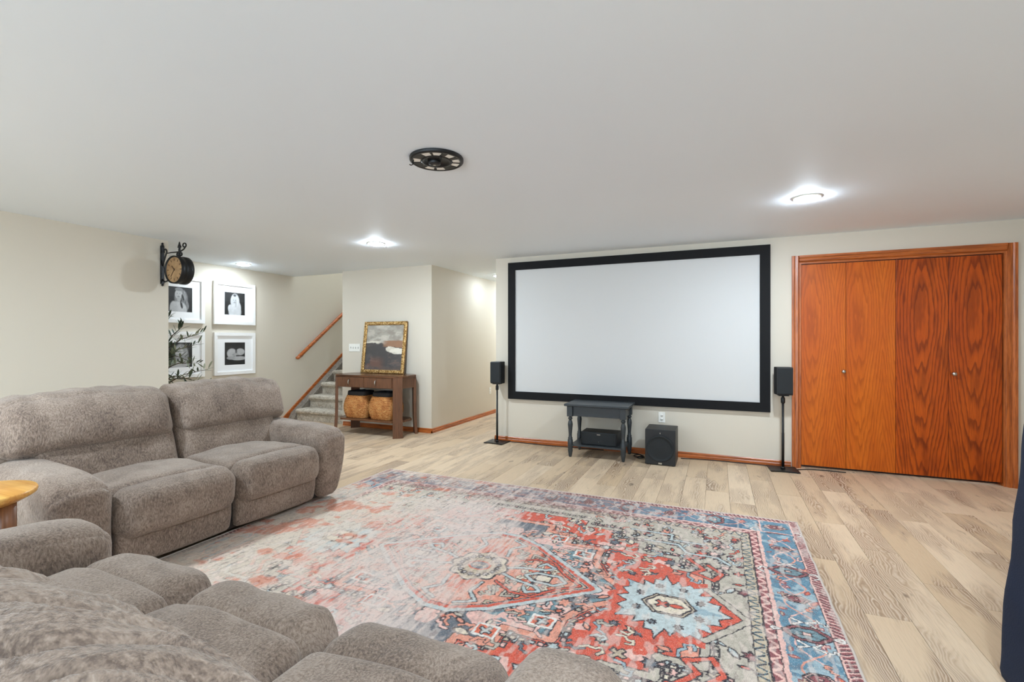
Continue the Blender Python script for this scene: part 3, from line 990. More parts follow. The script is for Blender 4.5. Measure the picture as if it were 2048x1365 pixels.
    # long side borders are greyer away from the right end
    grey = sstep(1.35, .2, X + 0 * Y) * sstep(hy - .42, hy - .38, np.abs(Y + 0 * X))
    full = full * (1 - grey[..., None] * .55) + L3((134, 100, 94)) * grey[..., None] * .55
    # wear: thread-wise streaks, strongest left of the centre
    st1 = fbm(FY, FX, 26, 230, 51, 3)
    st2 = fbm(FY, FX, 9, 11, 61, 4)
    st3 = fbm(FY, FX, 60, 90, 71, 3)
    wx = sstep(.55, -.35, X + 0 * Y) * (1 - .45 * sstep(.75, 1.0, np.abs(Y) + 0 * X) * 1.0)
    base = .10 + .62 * wx
    m = sstep(.62, .30, (st2 * .45 + st1 * .35 + st3 * .20) + (.42 - base) * .55)
    m = m * (.35 + .65 * sstep(.0, .6, base))
    left = sstep(-.3, -1.3, X + 0 * Y)[..., None]
    pale = L3((222, 205, 195)) * (1 - left) + L3((218, 200, 180)) * left
    full = full * (1 - m[..., None] * .86) + pale * m[..., None] * .86
    # warm orange/olive traces of the field that survive at the worn end
    tr = sstep(.60, .70, fbm(FY, FX, 24, 22, 83, 3)) * sstep(-.3, -.9, X + 0 * Y)
    full = full * (1 - tr[..., None] * .6) + L3((212, 108, 70)) * tr[..., None] * .6
    fl = sstep(.57, .66, fbm(FY, FX, 40, 120, 95, 2))[..., None]
    full = full * (1 - fl * .42) + L3((226, 208, 196)) * fl * .42
    dk = sstep(.64, .72, fbm(FY, FX, 90, 300, 99, 2))[..., None]
    full = full * (1 - dk * .28) + L3((110, 86, 82)) * dk * .28
    full = np.clip(full * 1.0, 0, 1)
    rt = thing('area_rug', (-1.2175, 2.352, 0), 'worn red and blue persian style area rug on the plank floor', 'rug')
    o = raster_mesh('pile', FX, FY, w, h, full, M['rug'], rt, thick=0.009)
    m = MB(); m.box((-hx, -hy, 0.0005), (hx, hy, 0.0085)); m.build('backing', M['rug_edge'], rt)
    eb = MB()
    for a_, b_ in (((-hx, -hy), (hx, -hy)), ((hx, -hy), (hx, hy)), ((hx, hy), (-hx, hy)), ((-hx, hy), (-hx, -hy))):
        n = 60
        pts = [(a_[0] + (b_[0] - a_[0]) * k / n + rng.uniform(-.003, .003), a_[1] + (b_[1] - a_[1]) * k / n + rng.uniform(-.003, .003), .0065) for k in range(n + 1)]
        eb.tube(pts, .0062, 6)
    eb.build('edge_binding', M['rug_edge'], rt)
build_rug()

# ================================================================== SOFAS
def sofa(label, loc, rz, seats, sw, aw, ridged=False, seed=0.0, rise=0.0):
    """reclining sofa; local +x is the front, y across, z up; front plane at x = 0"""
    t = thing('reclining_sofa', loc, label, 'sofa', None, rz)
    half = seats * sw / 2
    F = M['plush']
    MB().box((-.78, -half - aw * .6, .035), (-.10, half + aw * .6, .27), .02).build('base_frame', M['sofa_dark'], t)
    for sx in (-.80, -.24):
        for sy in (-1, 1):
            MB().lathe([(.028, 0.0), (.034, .05)], 12, center=(sx, sy * (half - .02), 0)).build('foot', M['sofa_dark'], t)
    def wr(P, amp, sc, sd):
        return nz(P, sc, sd + seed) * amp
    bw = (seats * sw + (.10 if ridged else 2 * aw - .06)) / seats            # back units span the arms as well
    for k in range(seats):
        y0, y1 = -half + k * sw + .006, -half + (k + 1) * sw - .006
        sd = 3.1 * k
        # footrest panel
        def d_foot(P, p):
            P[:, 0] += .012 * (1 - p[:, 1] ** 2) + wr(P, .006, 7, sd)
            P[:, 0] -= .02 * np.clip(-p[:, 2], 0, 1)
            return P
        soft_box((-.20, y0 + .01, .045), (-.040, y1 - .01, .27), .035, 14, d_foot).build('footrest_panel', F, t)
        # seat pad
        def d_seat(P, p):
            P[:, 2] += (.028 * (1 - p[:, 1] ** 2) - .025 * np.clip(-p[:, 0], 0, 1)) * (p[:, 2] > 0)
            P[:, 2] += wr(P, .010, 6, sd + 1)
            return P
        soft_box((-.80, y0, .27), (-.135, y1, .456), .050, 22, d_seat).build('seat_cushion', F, t)
        # thick roll along the seat front
        def d_roll(P, p):
            e = (1 - np.abs(p[:, 1]) ** 4)
            P[:, 0] += .022 * e * np.clip(p[:, 0], 0, 1)
            P[:, 2] += .015 * e * np.clip(p[:, 2], 0, 1)
            w = wr(P, .009, 9, sd + 2)
            P[:, 0] += w; P[:, 2] += w
            dim = np.exp(-((P[:, 1] - (y0 + sw * .62)) / .025) ** 2) * np.clip(p[:, 0], 0, 1) * np.clip(1 - abs(p[:, 2] - .1), 0, 1)
            P[:, 0] -= .010 * dim
            return P
        soft_box((-.185, y0 - .004, .200), (.02, y1 + .004, .460), .092, 28, d_roll).build('front_roll', F, t)
        # back: low lumbar pad, then the tall head pad that overhangs it
        b0, b1 = -bw * seats / 2 + k * bw, -bw * seats / 2 + (k + 1) * bw
        def lean(P, z0, k_):
            P[:, 0] -= (P[:, 2] - z0) * k_
            return P
        def d_lum(P, p):
            P[:, 0] += .03 * (1 - p[:, 2] ** 2) * np.clip(p[:, 0], 0, 1) * (1 - np.abs(p[:, 1]) ** 6)
            P[:, 0] += wr(P, .012, 7, sd + 4)
            return lean(P, .42, .34)
        l0 = b0 if k else -half - aw * .45
        l1 = b1 if k < seats - 1 else half + aw * .45
        soft_box((-.86, l0 + .006, .36), (-.612, l1 - .006, .70), .06, 20, d_lum).build('lumbar_cushion', F, t)
        def d_back(P, p):
            top = np.clip(p[:, 2], 0, 1); fr = np.clip(p[:, 0], 0, 1)
            P[:, 0] += .058 * (1 - p[:, 2] ** 2) * fr * (1 - np.abs(p[:, 1]) ** 6)
            P[:, 2] += top * (.022 * (1 - p[:, 1] ** 2)) + top * wr(P, .016, 8, sd + 6)
            if k == 0: P[:, 2] -= top * .012 * np.clip(-p[:, 1], 0, 1) ** 2
            P[:, 0] += wr(P, .014, 6, sd + 7)
            # gathers near the top seam
            ph = P[:, 1] * 46 + wr(P, 3.0, 5, sd + 8) + P[:, 0] * 10
            P[:, 2] += .004 * np.sin(ph) * top ** 2
            P[:, 0] += .004 * np.sin(ph) * top ** 2 * fr
            lean(P, .42, .34)
            if ridged:
                n1 = nz(P, 6.0, sd + 3.3); n2 = nz(P, 21.0, sd + 9.1)
                # local x is world +y, local y is world -x: folds run along the diagonal
                u = (-P[:, 1] - P[:, 0] * .95) * .707 + .035 * n1
                f1 = np.abs(np.sin(u * pi / .050 + .35 * n2)) ** .8; f2 = np.sin(u * 2 * pi / .024 + .6 * n2 + 3 * n1)
                am = np.clip(.55 + .9 * nz(P, 9.0, sd + 5.5), .1, 1.2)
                up = np.clip(p[:, 2], 0, 1) ** 1.5
                P[:, 2] += up * am * (.026 * (f1 - .5) + .004 * f2)
                P[:, 0] += fr * am * .5 * (.014 * (f1 - .5) + .003 * f2)
            return P
        dens = (44, 110, 26) if ridged else (22, 44, 30)
        soft_box((-.88, b0 + .005, .595), (-.585, b1 - .005, .93 + rise), .085, 20, d_back, dens).build('back_cushion', F, t)
    def d_shell(P, p):
        P[:, 0] -= (P[:, 2] - .42) * .28
        return P
    soft_box((-.93, -half - aw + .04, .06), (-.80, half + aw - .04, .80), .04, 14, d_shell).build('back_shell', F, t)
    for s in (-1, 1):
        def d_arm(P, p):
            out = np.clip(s * p[:, 1], 0, 1)
            low = np.clip((.42 - P[:, 2]) / .40, 0, 1)
            P[:, 1] -= s * out * .075 * low ** 1.8
            P[:, 0] -= np.clip(p[:, 0], 0, 1) * .045 * low ** 2
            P[:, 2] += np.clip(p[:, 2], 0, 1) * (.018 * (1 - p[:, 1] ** 2) - .05 * np.clip(p[:, 0], 0, 1) ** 3 + .012 * np.clip(-p[:, 0], 0, 1))
            P[:, 1] += wr(P, .010, 5, 20 + s); P[:, 2] += wr(P, .008, 6, 31 + s)
            return P
        ya, yb = (half, half + aw) if s > 0 else (-half - aw, -half)
        soft_box((-.78, ya, .035), (.0, yb, .575), .075, 24, d_arm).build('arm', F, t)
    return t
sofa('taupe plush reclining loveseat standing in front of the left wall, facing the rug', (-2.795, 2.085, 0), R(-3.0), 2, .655, .265)
sofa('nearest taupe plush reclining sofa, its back along the bottom left of the view', (-1.280, 1.085, 0), R(90), 3, .566, .275, True, 7.0, .022)

# ------------------------------------------------------------------ stool table between the sofas
t = thing('side_table', (-2.86, .905, 0), 'small round yellow pine side table wedged between the two sofas', 'table')
MB().lathe([(.0, .572), (.165, .572), (.200, .592), (.210, .600), (.212, .612), (.208, .620), (.0, .620)], 48, caps=False).build('table_top', M['pine'], t)
for k in range(4):
    a = .62 + k * pi / 2
    zf = .0095 if k in (0, 1) else 0.0
    MB().lathe([(.020, zf), (.026, .02), (.030, .25), (.034, .45), (.034, .572)], 14, center=(.135 * cos(a), .135 * sin(a), 0)).build('leg', M['stool_leg'], t)
MB().lathe([(.0, .20), (.13, .20), (.135, .21), (.13, .222), (0, .222)], 32, caps=False).build('lower_shelf', M['stool_leg'], t)

# ------------------------------------------------------------------ projection screen
scr = thing('projection_screen', (-.954, YS, .54), 'large white projection screen in a wide black frame on the wall', 'screen')
x0, x1, z1 = -1.441, 1.441, 1.69
fw = .094
def bar(name, poly):
    m = MB(); m.prism(poly, -.042, -.004, 'y'); return m.build(name, M['black_felt'], scr)
bar('top_bar', [(x0, z1), (x1, z1), (x1 - fw, z1 - fw), (x0 + fw, z1 - fw)])
bar('bottom_bar', [(x0, 0), (x0 + fw, fw), (x1 - fw, fw), (x1, 0)])
bar('side_bar', [(x0, 0), (x0, z1), (x0 + fw, z1 - fw), (x0 + fw, fw)])
bar('side_bar', [(x1, 0), (x1 - fw, fw), (x1 - fw, z1 - fw), (x1, z1)])
MB().box((x0 + .05, -.026, .05), (x1 - .05, -.006, z1 - .05)).build('screen_fabric', M['screen'], scr)

# ------------------------------------------------------------------ end table with turned legs, speaker on its shelf
et = thing('end_table', (-1.185, 5.172, 0), 'charcoal painted end table with turned legs under the projection screen', 'table')
top = MB(); top.box((-.345, -.235, .553), (.345, .203, .578), .007); top.build('table_top', M['slate_paint'], et)
for nm, lo, hi in (('front_apron', (-.26, -.192, .445), (.26, -.176, .552)), ('back_apron', (-.26, .176, .445), (.26, .192, .552)),
                   ('side_apron', (-.292, -.16, .445), (-.276, .16, .552)), ('side_apron', (.276, -.16, .445), (.292, .16, .552))):
    box(nm, lo, hi, M['slate_paint'], et, .002)
legprof = [(.013, 0), (.017, .012), (.023, .05), (.027, .075), (.024, .088), (.028, .10), (.028, .185), (.022, .195), (.026, .205), (.019, .215), (.017, .24), (.022, .30), (.027, .355), (.022, .385), (.014, .400), (.020, .410), (.026, .418), (.020, .428), (.015, .434), (.026, .444)]
for sx in (-1, 1):
    for sy in (-1, 1):
        m = MB(); m.lathe(legprof, 18, center=(sx * .285, sy * .188, 0)); m.box((sx * .285 - .030, sy * .188 - .030, .440), (sx * .285 + .030, sy * .188 + .030, .5525), .003)
        m.build('leg', M['slate_paint'], et)
box('shelf', (-.285, -.20, .118), (.285, .20, .136), M['slate_paint'], et, .003)

sp = thing('center_speaker', (-1.17, 5.155, .1365), 'long black centre speaker lying on the shelf of the charcoal end table', 'speaker')
MB().box((-.197, -.115, 0), (.197, .12, .137), .006).build('cabinet', M['black_plastic'], sp)
MB().box((-.188, -.127, .006), (.188, -.1155, .131), .004).build('grille', M['grille'], sp)
MB().box((-.018, -.1295, .112), (.018, -.1272, .119), .0005).build('badge', M['silver'], sp)
MB().lathe([(.0025, -.128), (.0025, -.1272)], 10, center=(.0, 0, .040), axis='y').build('indicator', M['silver'], sp)

sw = thing('subwoofer', (-.5325, 5.145, 0), 'black cube subwoofer on the floor beside the charcoal end table', 'speaker')
MB().box((-.1475, -.158, .006), (.1475, .16, .360), .004).build('cabinet', M['black_plastic'], sw)
m = MB(); m.lathe([(.128, -.1585), (.134, -.170), (.132, -.176), (.122, -.176), (.112, -.168), (.10, -.1665), (.055, -.172), (.0, -.174)], 48, center=(0, 0, .170), axis='y', caps=False)
m.build('driver_cover', M['grille'], sw)
MB().box((-.004, -.1600, .318), (.004, -.1582, .332), .0005).build('power_mark', M['silver'], sw)
MB().box((-.017, -.1602, .012), (.017, -.1582, .028), .0005).build('badge', M['silver'], sw)
for sx in (-1, 1):
    for sy in (-1, 1): MB().lathe([(.012, 0), (.012, .007)], 10, center=(sx * .12, sy * .13, 0)).build('foot', M['cable'], sw)

# ------------------------------------------------------------------ satellite speakers on stands
def stand(x, y, rz, label, ztop=.735):
    s = thing('speaker_stand', (x, y, 0), label, 'stand', 'floor speaker stands', rz)
    n = 8
    plate = []
    for k in range(n + 1):
        u = -1 + 2 * k / n; plate.append((u * .125, -.115 - .0 + .016 * (1 - u * u)))
    for k in range(n + 1):
        u = 1 - 2 * k / n; plate.append((u * .125, .115 - .016 * (1 - u * u)))
    MB().prism(plate, .004, .013, 'z').build('base_plate', M['iron'], s)
    for sx in (-1, 1):
        for sy in (-1, 1): MB().lathe([(.008, 0), (.010, .004)], 8, center=(sx * .105, sy * .095, 0)).build('foot', M['cable'], s)
    MB().lathe([(.020, .013), (.020, .024), (.014, .034)], 16).build('socket', M['iron'], s)
    MB().lathe([(.0125, .034), (.0125, .36), (.0105, .362), (.0105, ztop - .085)], 16).build('pole', M['iron'], s)
    MB().lathe([(.015, ztop - .085), (.019, ztop - .075), (.019, ztop - .035), (.012, ztop - .022), (.009, ztop - .010)], 16).build('clamp_collar', M['iron'], s)
    MB().box((-.045, -.045, ztop - .010), (.045, .045, ztop - .003), .002).build('mount_plate', M['iron'], s)
    return s
def satellite(x, y, z, rz, label):
    s = thing('satellite_speaker', (x, y, z), label, 'speaker', 'satellite speakers on stands', rz)
    MB().box((-.070, -.045, .0), (.070, .075, .270), .006).build('cabinet', M['black_plastic'], s)
    MB().box((-.066, -.060, .012), (.066, -.0455, .264), .006).build('grille', M['grille'], s)
    MB().box((-.030, -.02, -.0), (.030, .04, .0005)).build('pad', M['cable'], s)
    return s
stand(-2.505, 5.315, R(-4), 'thin black speaker stand at the hallway corner, left of the screen')
satellite(-2.505, 5.315, .7335, R(-3), 'small black speaker on the stand left of the projection screen')
stand(.585, 5.295, R(5), 'thin black speaker stand between the projection screen and closet doors')
satellite(.592, 5.295, .7335, R(8), 'small black speaker on the stand beside the closet doors')

# ------------------------------------------------------------------ cables on the floor
def cable(pts, label, r=.0045):
    P = [Vector(p) for p in pts]
    out = []
    for i in range(len(P) - 1):
        p0, p1, p2, p3 = P[max(i - 1, 0)], P[i], P[i + 1], P[min(i + 2, len(P) - 1)]
        for k in range(8):
            u = k / 8
            out.append(.5 * ((2 * p1) + (p2 - p0) * u + (2 * p0 - 5 * p1 + 4 * p2 - p3) * u * u + (3 * p1 - p0 - 3 * p2 + p3) * u ** 3))
    out.append(P[-1])
    o = MB().tube(out, r, 8).build('cable', M['cable'])
    return tag(o, label, 'cable', 'black cables along the skirting')
cable([(-2.40, 5.40, .006), (-2.2, 5.40, .006), (-1.95, 5.385, .006), (-1.7, 5.395, .006), (-1.5, 5.40, .006), (-1.2, 5.41, .006)], 'thin black cable along the baseboard left of the end table')
cable([(-.36, 5.36, .006), (-.2, 5.39, .006), (.0, 5.405, .006), (.25, 5.40, .006), (.44, 5.39, .006), (.47, 5.36, .006)], 'thin black cable along the baseboard right of the subwoofer')
cable([(-.74, 5.30, .006), (-.80, 5.24, .006), (-.76, 5.17, .010), (-.72, 5.22, .015), (-.79, 5.32, .014), (-.84, 5.27, .008), (-.77, 5.20, .014), (-.73, 5.27, .010), (-.80, 5.37, .006), (-.9, 5.40, .006)], 'small tangle of black cable between end table and subwoofer')
cable([(.70, 5.33, .006), (.82, 5.395, .006), (.95, 5.41, .006), (1.12, 5.405, .006)], 'black cable end lying under the left closet door')

# ------------------------------------------------------------------ wall plates
def outlet(name, loc, rz, label, gangs=1, toggles=False, w=.070, h=.114):
    o = thing(name, loc, label, 'switch' if toggles else 'outlet', None, rz)
    W_ = w + (gangs - 1) * .046
    MB().box((-W_ / 2, -.007, -h / 2), (W_ / 2, -.0005, h / 2), .002).build('plate', M['white_plastic'], o)
    for g in range(gangs):
        gx = (g - (gangs - 1) / 2) * .046
        if toggles:
            MB().box((gx - .005, -.0078, -.012), (gx + .005, -.0071, .012)).build('slot', M['slot'], o)
            MB().box((gx - .0035, -.018, -.002 if g else -.010), (gx + .0035, -.0079, .009 if g else .001), .001).build('toggle', M['white_plastic'], o)
        else:
            for sz in (-1, 1):
                MB().lathe([(.0165, -.0085), (.0165, -.0071)], 20, center=(0, 0, sz * .021), axis='y').build('socket', M['white_plastic'], o)
                for sx in (-.006, .006):
                    MB().box((sx - .0012, -.0094, sz * .021 - .004), (sx + .0012, -.0086, sz * .021 + .005)).build('slot', M['slot'], o)
    return o
outlet('wall_outlet', (-.562, YS, .42), 0, 'white wall outlet above the subwoofer')
outlet('wall_switch', (-4.915, YC, 1.16), 0, 'white four gang light switch plate left of the gold framed painting', 4, True)
outlet('hall_outlet', (XK, 7.31, .41), R(90), 'small white outlet low on the hallway wall')

# ================================================================== CONSOLE TABLE AND ITS THINGS
cn = thing('console_table', (-4.31, 5.225, 0), 'dark walnut console table with two drawers and angled legs', 'table')
HXc, HYc, CH = .565, .238, .09       # half sizes and corner chamfer
def cham(hx, hy, c): return [(-hx + c, -hy), (hx - c, -hy), (hx, -hy + c), (hx, hy - c), (hx - c, hy), (-hx + c, hy), (-hx, hy - c), (-hx, -hy + c)]
MB().prism(cham(HXc, HYc, CH), .778, .802, 'z').build('table_top', M['walnut_h'], cn)
# drawer box and drawers
MB().prism(cham(HXc - .02, HYc - .018, CH), .635, .777, 'z').build('drawer_case', M['walnut_v'], cn)
for k, (a, b) in enumerate(((-.452, -.004), (.004, .452))):
    d = box('drawer', (a, -HYc + .004, .642), (b, -HYc + .0175, .772), M['walnut_v'], cn, .001)
    MB().tube([(0, -.006, .030), (0, -.020, .026), (0, -.026, .0), (0, -.020, -.026), (0, -.008, -.034)], [.004, .006, .008, .006, .003], 10).build('pull', M['silver'], d, loc=((-.02, 0, 0) if k == 0 else (-.03, 0, 0)))
# angled corner legs
for sx in (-1, 1):
    for sy in (-1, 1):
        m = MB()
        cx_, cy_ = sx * (HXc - CH / 2 - .012), sy * (HYc - CH / 2 - .012)
        an = math.atan2(sy, sx)
        rot = Matrix.Translation((cx_, cy_, 0)) @ Matrix.Rotation(an, 4, 'Z')
        # flare a little toward the foot
        vs = []
        for z, fl in ((0, .020), (.25, .006), (.777, 0)):
            for dx, dy in ((-.017, -.060), (.017, -.060), (.017, .060), (-.017, .060)):
                vs.append(rot @ Vector((dx + fl, dy * (1 + fl * 4), z)))
        fs = [(3, 2, 1, 0), (8, 9, 10, 11)]
        for i in (0, 4):
            for q in range(4): fs.append((i + q, i + (q + 1) % 4, i + 4 + (q + 1) % 4, i + 4 + q))
        m.add(vs, fs)
        for q in range(-4, 5, 2):      # reeding on the outer face
            dy = q * .0125
            vv = []
            for z, fl in ((0.004, .020), (.25, .006), (.776, 0)):
                for dx, ddy in ((.0165, -.005), (.0205, 0), (.0165, .005)):
                    vv.append(rot @ Vector((dx + fl, (dy + ddy) * (1 + fl * 4), z)))
            m.add(vv, [(0, 1, 4, 3), (1, 2, 5, 4), (3, 4, 7, 6), (4, 5, 8, 7)])
        m.build('leg', M['walnut_v'], cn)
MB().prism(cham(HXc - .05, HYc - .03, CH), .186, .212, 'z').build('shelf', M['walnut_h'], cn)

def basket(x, y, z, label, rz):
    b = thing('wicker_basket', (x, y, z), label, 'basket', 'woven baskets on the console shelf', rz)
    rows, seg = 17, 72
    hb = .305
    def sq(a, hw, hd, e=.5):
        ca, sa = cos(a), sin(a)
        return hw * math.copysign(abs(ca) ** e, ca), hd * math.copysign(abs(sa) ** e, sa)
    def bulge(t): return .80 + .22 * sin(pi * min(1, t * .93 + .07)) ** .9
    vs = []; fs = []
    sub = 4
    for i in range(rows * sub + 1):
        t = i / (rows * sub)
        for k in range(seg):
            a = 2 * pi * k / seg
            ph = (i / sub) % 1.0
            row = int(i / sub)
            w = 1 + .045 * (sin(pi * ph) * (1 + .5 * sin(a * 26 + (pi if row % 2 else 0))))
            px, py = sq(a, .195 * bulge(t) * w, .165 * bulge(t) * w)
            vs.append((px, py, t * hb + .002 * sin(a * 26 + (pi if row % 2 else 0))))
    n = rows * sub
    for i in range(n):
        for k in range(seg):
            q = (k + 1) % seg
            fs.append((i * seg + k, i * seg + q, (i + 1) * seg + q, (i + 1) * seg + k))
    fs.append(tuple(range(seg))[::-1])
    MB().add(vs, fs, True).build('woven_body', M['weave'], b)
    vs = []; fs = []
    prof = [(1.0, hb - .002), (1.02, hb + .012), (.99, hb + .052), (.965, hb + .056), (.94, hb + .050), (.93, hb - .01)]
    for f_, z_ in prof:
        for k in range(seg):
            px, py = sq(2 * pi * k / seg, .195 * bulge(1) * f_, .165 * bulge(1) * f_)
            vs.append((px, py, z_))
    for i in range(len(prof) - 1):
        for k in range(seg):
            q = (k + 1) % seg
            fs.append((i * seg + k, i * seg + q, (i + 1) * seg + q, (i + 1) * seg + k))
    MB().add(vs, fs, True).build('dark_rim', M['dark_rim'], b)
    def dc(P, p):
        P[:, 2] += nz(P, 14, x) * .03
        return P
    soft_box((-.125, -.095, hb - .03), (.125, .095, hb + .048), .03, 14, dc).build('folded_cloth', M['dark_cloth'], b)
basket(-4.540, 5.205, .2125, 'left woven basket with dark rim on the console table shelf', R(2))
basket(-4.110, 5.205, .2125, 'right woven basket with dark rim, behind the striped table leg', R(-3))

# ------------------------------------------------------------------ painting leaning on the wall
def canvas_colours(nx, ny):
    X = np.linspace(0, 1, nx)[None, :] + np.zeros((ny, 1)); Y = np.linspace(0, 1, ny)[:, None] + np.zeros((1, nx))
    f1 = fbm(ny, nx, 7, 4, 101, 4); f2 = fbm(ny, nx, 14, 6, 131, 3); f3 = fbm(ny, nx, 4, 3, 151, 4)
    img = np.zeros((ny, nx, 3)); img[:] = L3((164, 157, 145))
    def put(m, c): 
        m = np.clip(m, 0, 1)[..., None]; img[:] = img * (1 - m) + L3(c) * m
    put(sstep(.5, .62, f1), (184, 177, 164)); put(sstep(.52, .4, f2) * .6, (142, 132, 120)); put(sstep(.6, .7, f2) * .5, (198, 190, 176))
    hl = .60 + (f3 - .5) * .16 - .04 * X
    put(sstep(hl + .045, hl + .02, Y) * sstep(.0, .02, Y - hl + .03) * sstep(.5, .3, X), (214, 206, 190))
    put(sstep(hl + .006, hl - .012, Y), (72, 68, 66))
    put(sstep(.5, .64, f1) * sstep(hl, hl - .05, Y) * .6, (92, 84, 80))
    warm = sstep(.45, .62, X + (f2 - .5) * .25) * sstep(.03, .0, np.abs(Y - .58 + (f1 - .5) * .06) - .055)
    put(warm, (148, 110, 84))
    cl = sstep(.02, -.02, np.hypot((X - .78) / .30, (Y - (.445 - .18 * (X - .78))) / .085) - .9 + (f2 - .5) * .9)
    put(cl, (206, 197, 180)); put(cl * sstep(.52, .62, f1), (224, 216, 200))
    put(sstep(.6, .35, X) * sstep(.5, .62, f3 + .1 * f1) * sstep(.34, .15, Y) * .8, (112, 78, 64))
    put(sstep(.10, .0, Y) * .5, (104, 84, 74)); put(sstep(.62, .72, f2) * sstep(.5, .3, Y) * .4, (128, 100, 88))
    return np.clip(img * (.92 + .16 * f2[..., None]), 0, 1)
PWd, PHt = .735, .735
pt = thing('framed_painting', (-4.315, 5.375, .803), 'abstract landscape painting in a carved gold frame leaning on the console', 'painting')
pt.rotation_euler = (R(-7.2), 0, 0)
fw = .050
def carved(n, length, name, start, dirv, mit):
    """gold moulding with carved lobes; built along dirv from start"""
    m = MB()
    d = Vector(dirv); side = Vector((-d.z, 0, d.x))
    segs = 60; prof = [(0, 0), (.0, -.020), (.012, -.026), (.026, -.020), (.040, -.026), (.050, -.012), (.050, 0)]
    vs = []
    for i in range(segs + 1):
        u = i / segs
        for j, (w, h) in enumerate(prof):
            l = (u * (length - 2 * w) + w) if mit else u * length
            bm_ = (.004 * sin(u * length / .028 * 2 * pi) + .003 * sin(u * length / .017 * 2 * pi + j)) if j in (2, 3, 4) else 0
            p = Vector(start) + d * l + side * w
            vs.append((p.x, h - bm_, p.z))
    k = len(prof)
    fs = []
    for i in range(segs):
        for j in range(k):
            q = (j + 1) % k
            fs.append((i * k + j, i * k + q, (i + 1) * k + q, (i + 1) * k + j))
    m.add(vs, fs, True)
    return m.build(name, M['gold'], pt)
hw = PWd / 2
carved(0, PWd, 'frame_moulding', (-hw, 0, 0), (1, 0, 0), True)
carved(0, PHt, 'frame_moulding', (hw, 0, 0), (0, 0, 1), True)
carved(0, PWd, 'frame_moulding', (hw, 0, PHt), (-1, 0, 0), True)
carved(0, PHt, 'frame_moulding', (-hw, 0, PHt), (0, 0, -1), True)
MB().box((-hw + .004, .0, .004), (hw - .004, .012, PHt - .004)).build('back_board', M['gold_side'], pt)
cv = raster_mesh('canvas', 90, 90, PWd - .09, PHt - .09, canvas_colours(90, 90), M['canvas'], pt)
cv.rotation_euler = (R(90), 0, 0); cv.location = (0, -.006, PHt / 2)

# ------------------------------------------------------------------ white frames with black and white portraits
def portrait(kind, n=72):
    u = np.linspace(-1, 1, n)[None, :] + np.zeros((n, 1)); v = np.linspace(-1, 1, n)[:, None] + np.zeros((1, n))
    nzv = fbm(n, n, 10, 10, 200 + kind, 3); hairn = fbm(n, n, 5, 22, 230 + kind, 3)
    g = np.full((n, n), .055) + .04 * fbm(n, n, 3, 3, 260 + kind, 2) + .02 * (v > .2)
    def ell(cx, cy, rx, ry, s=.12): return sstep(1 + s, 1 - s, np.hypot((u - cx) / rx, (v - cy) / ry))
    def lay(m, val): 
        nonlocal g
        g = g * (1 - m) + val * m
    if kind == 0:      # long wavy hair, seated, arms down
        lay(ell(.12, .05, .52, .75), .20 + .55 * hairn); lay(ell(.30, -.45, .42, .55), .15 + .6 * hairn)
        lay(ell(-.05, -.85, .62, .72), .86); lay(ell(-.45, -.75, .30, .6), .80)
        lay(ell(-.08, .40, .28, .38), .84); lay(ell(-.05, .0, .14, .22), .70)
        lay(ell(.20, -.15, .16, .55) * sstep(.45, .6, hairn), .10); lay(ell(-.05, .78, .3, .14), .5)
    elif kind == 1:    # straight pale hair, light top
        lay(ell(.02, .20, .42, .68), .74 + .2 * hairn); lay(ell(.20, -.35, .40, .6), .78 + .18 * hairn)
        lay(ell(.02, -.72, .60, .62), .88); lay(ell(-.42, -.42, .22, .34), .84)
        lay(ell(-.02, .28, .22, .32), .80); lay(ell(.0, .72, .14, .10), .22); lay(ell(.1, .02, .06, .34) * .6, .55)
    elif kind == 2:    # child, long hair, chin on folded arms
        lay(ell(.10, .05, .58, .82), .30 + .5 * hairn); lay(ell(.42, -.25, .30, .7), .35 + .5 * hairn)
        lay(ell(.0, .18, .32, .42), .84); lay(ell(-.1, -.75, .9, .22), .80); lay(ell(.2, -.48, .42, .16), .72)
        lay(ell(.18, -.42, .30, .10) * sstep(.4, .6, nzv), .14)
    else:              # sleeping baby held in two hands
        lay(ell(-.28, .02, .46, .42), .80); lay(ell(.52, .14, .42, .30), .78)
        lay(ell(.06, -.10, .30, .24), .70); lay(ell(.35, -.42, .75, .18), .76); lay(ell(-.35, -.38, .42, .14), .66)
        lay(ell(.12, .20, .10, .18) * .7, .12); lay(ell(.30, -.20, .22, .06), .16)
    if kind != 3:
        fx, fy = ((-.08, .40), (-.02, .28), (.0, .18))[kind]
        for s in (-1, 1):
            lay(ell(fx + s * .095, fy + .03, .040, .018, .4) * .75, .16); lay(ell(fx + s * .095, fy + .09, .055, .012, .5) * .5, .35)
        lay(ell(fx + .02, fy - .07, .026, .05, .4) * .5, .45); lay(ell(fx, fy - .18, .10, .030, .3) * .8, .30)
    else:
        lay(ell(-.16, -.10, .07, .020, .3), .18); lay(ell(-.05, -.22, .05, .022, .3), .22); lay(ell(-.02, -.04, .035, .05, .3) * .6, .4)
    g = np.clip(g * (.9 + .2 * nzv), 0, .95) ** 1.35 * .62
    return np.stack([g, g, g], -1)
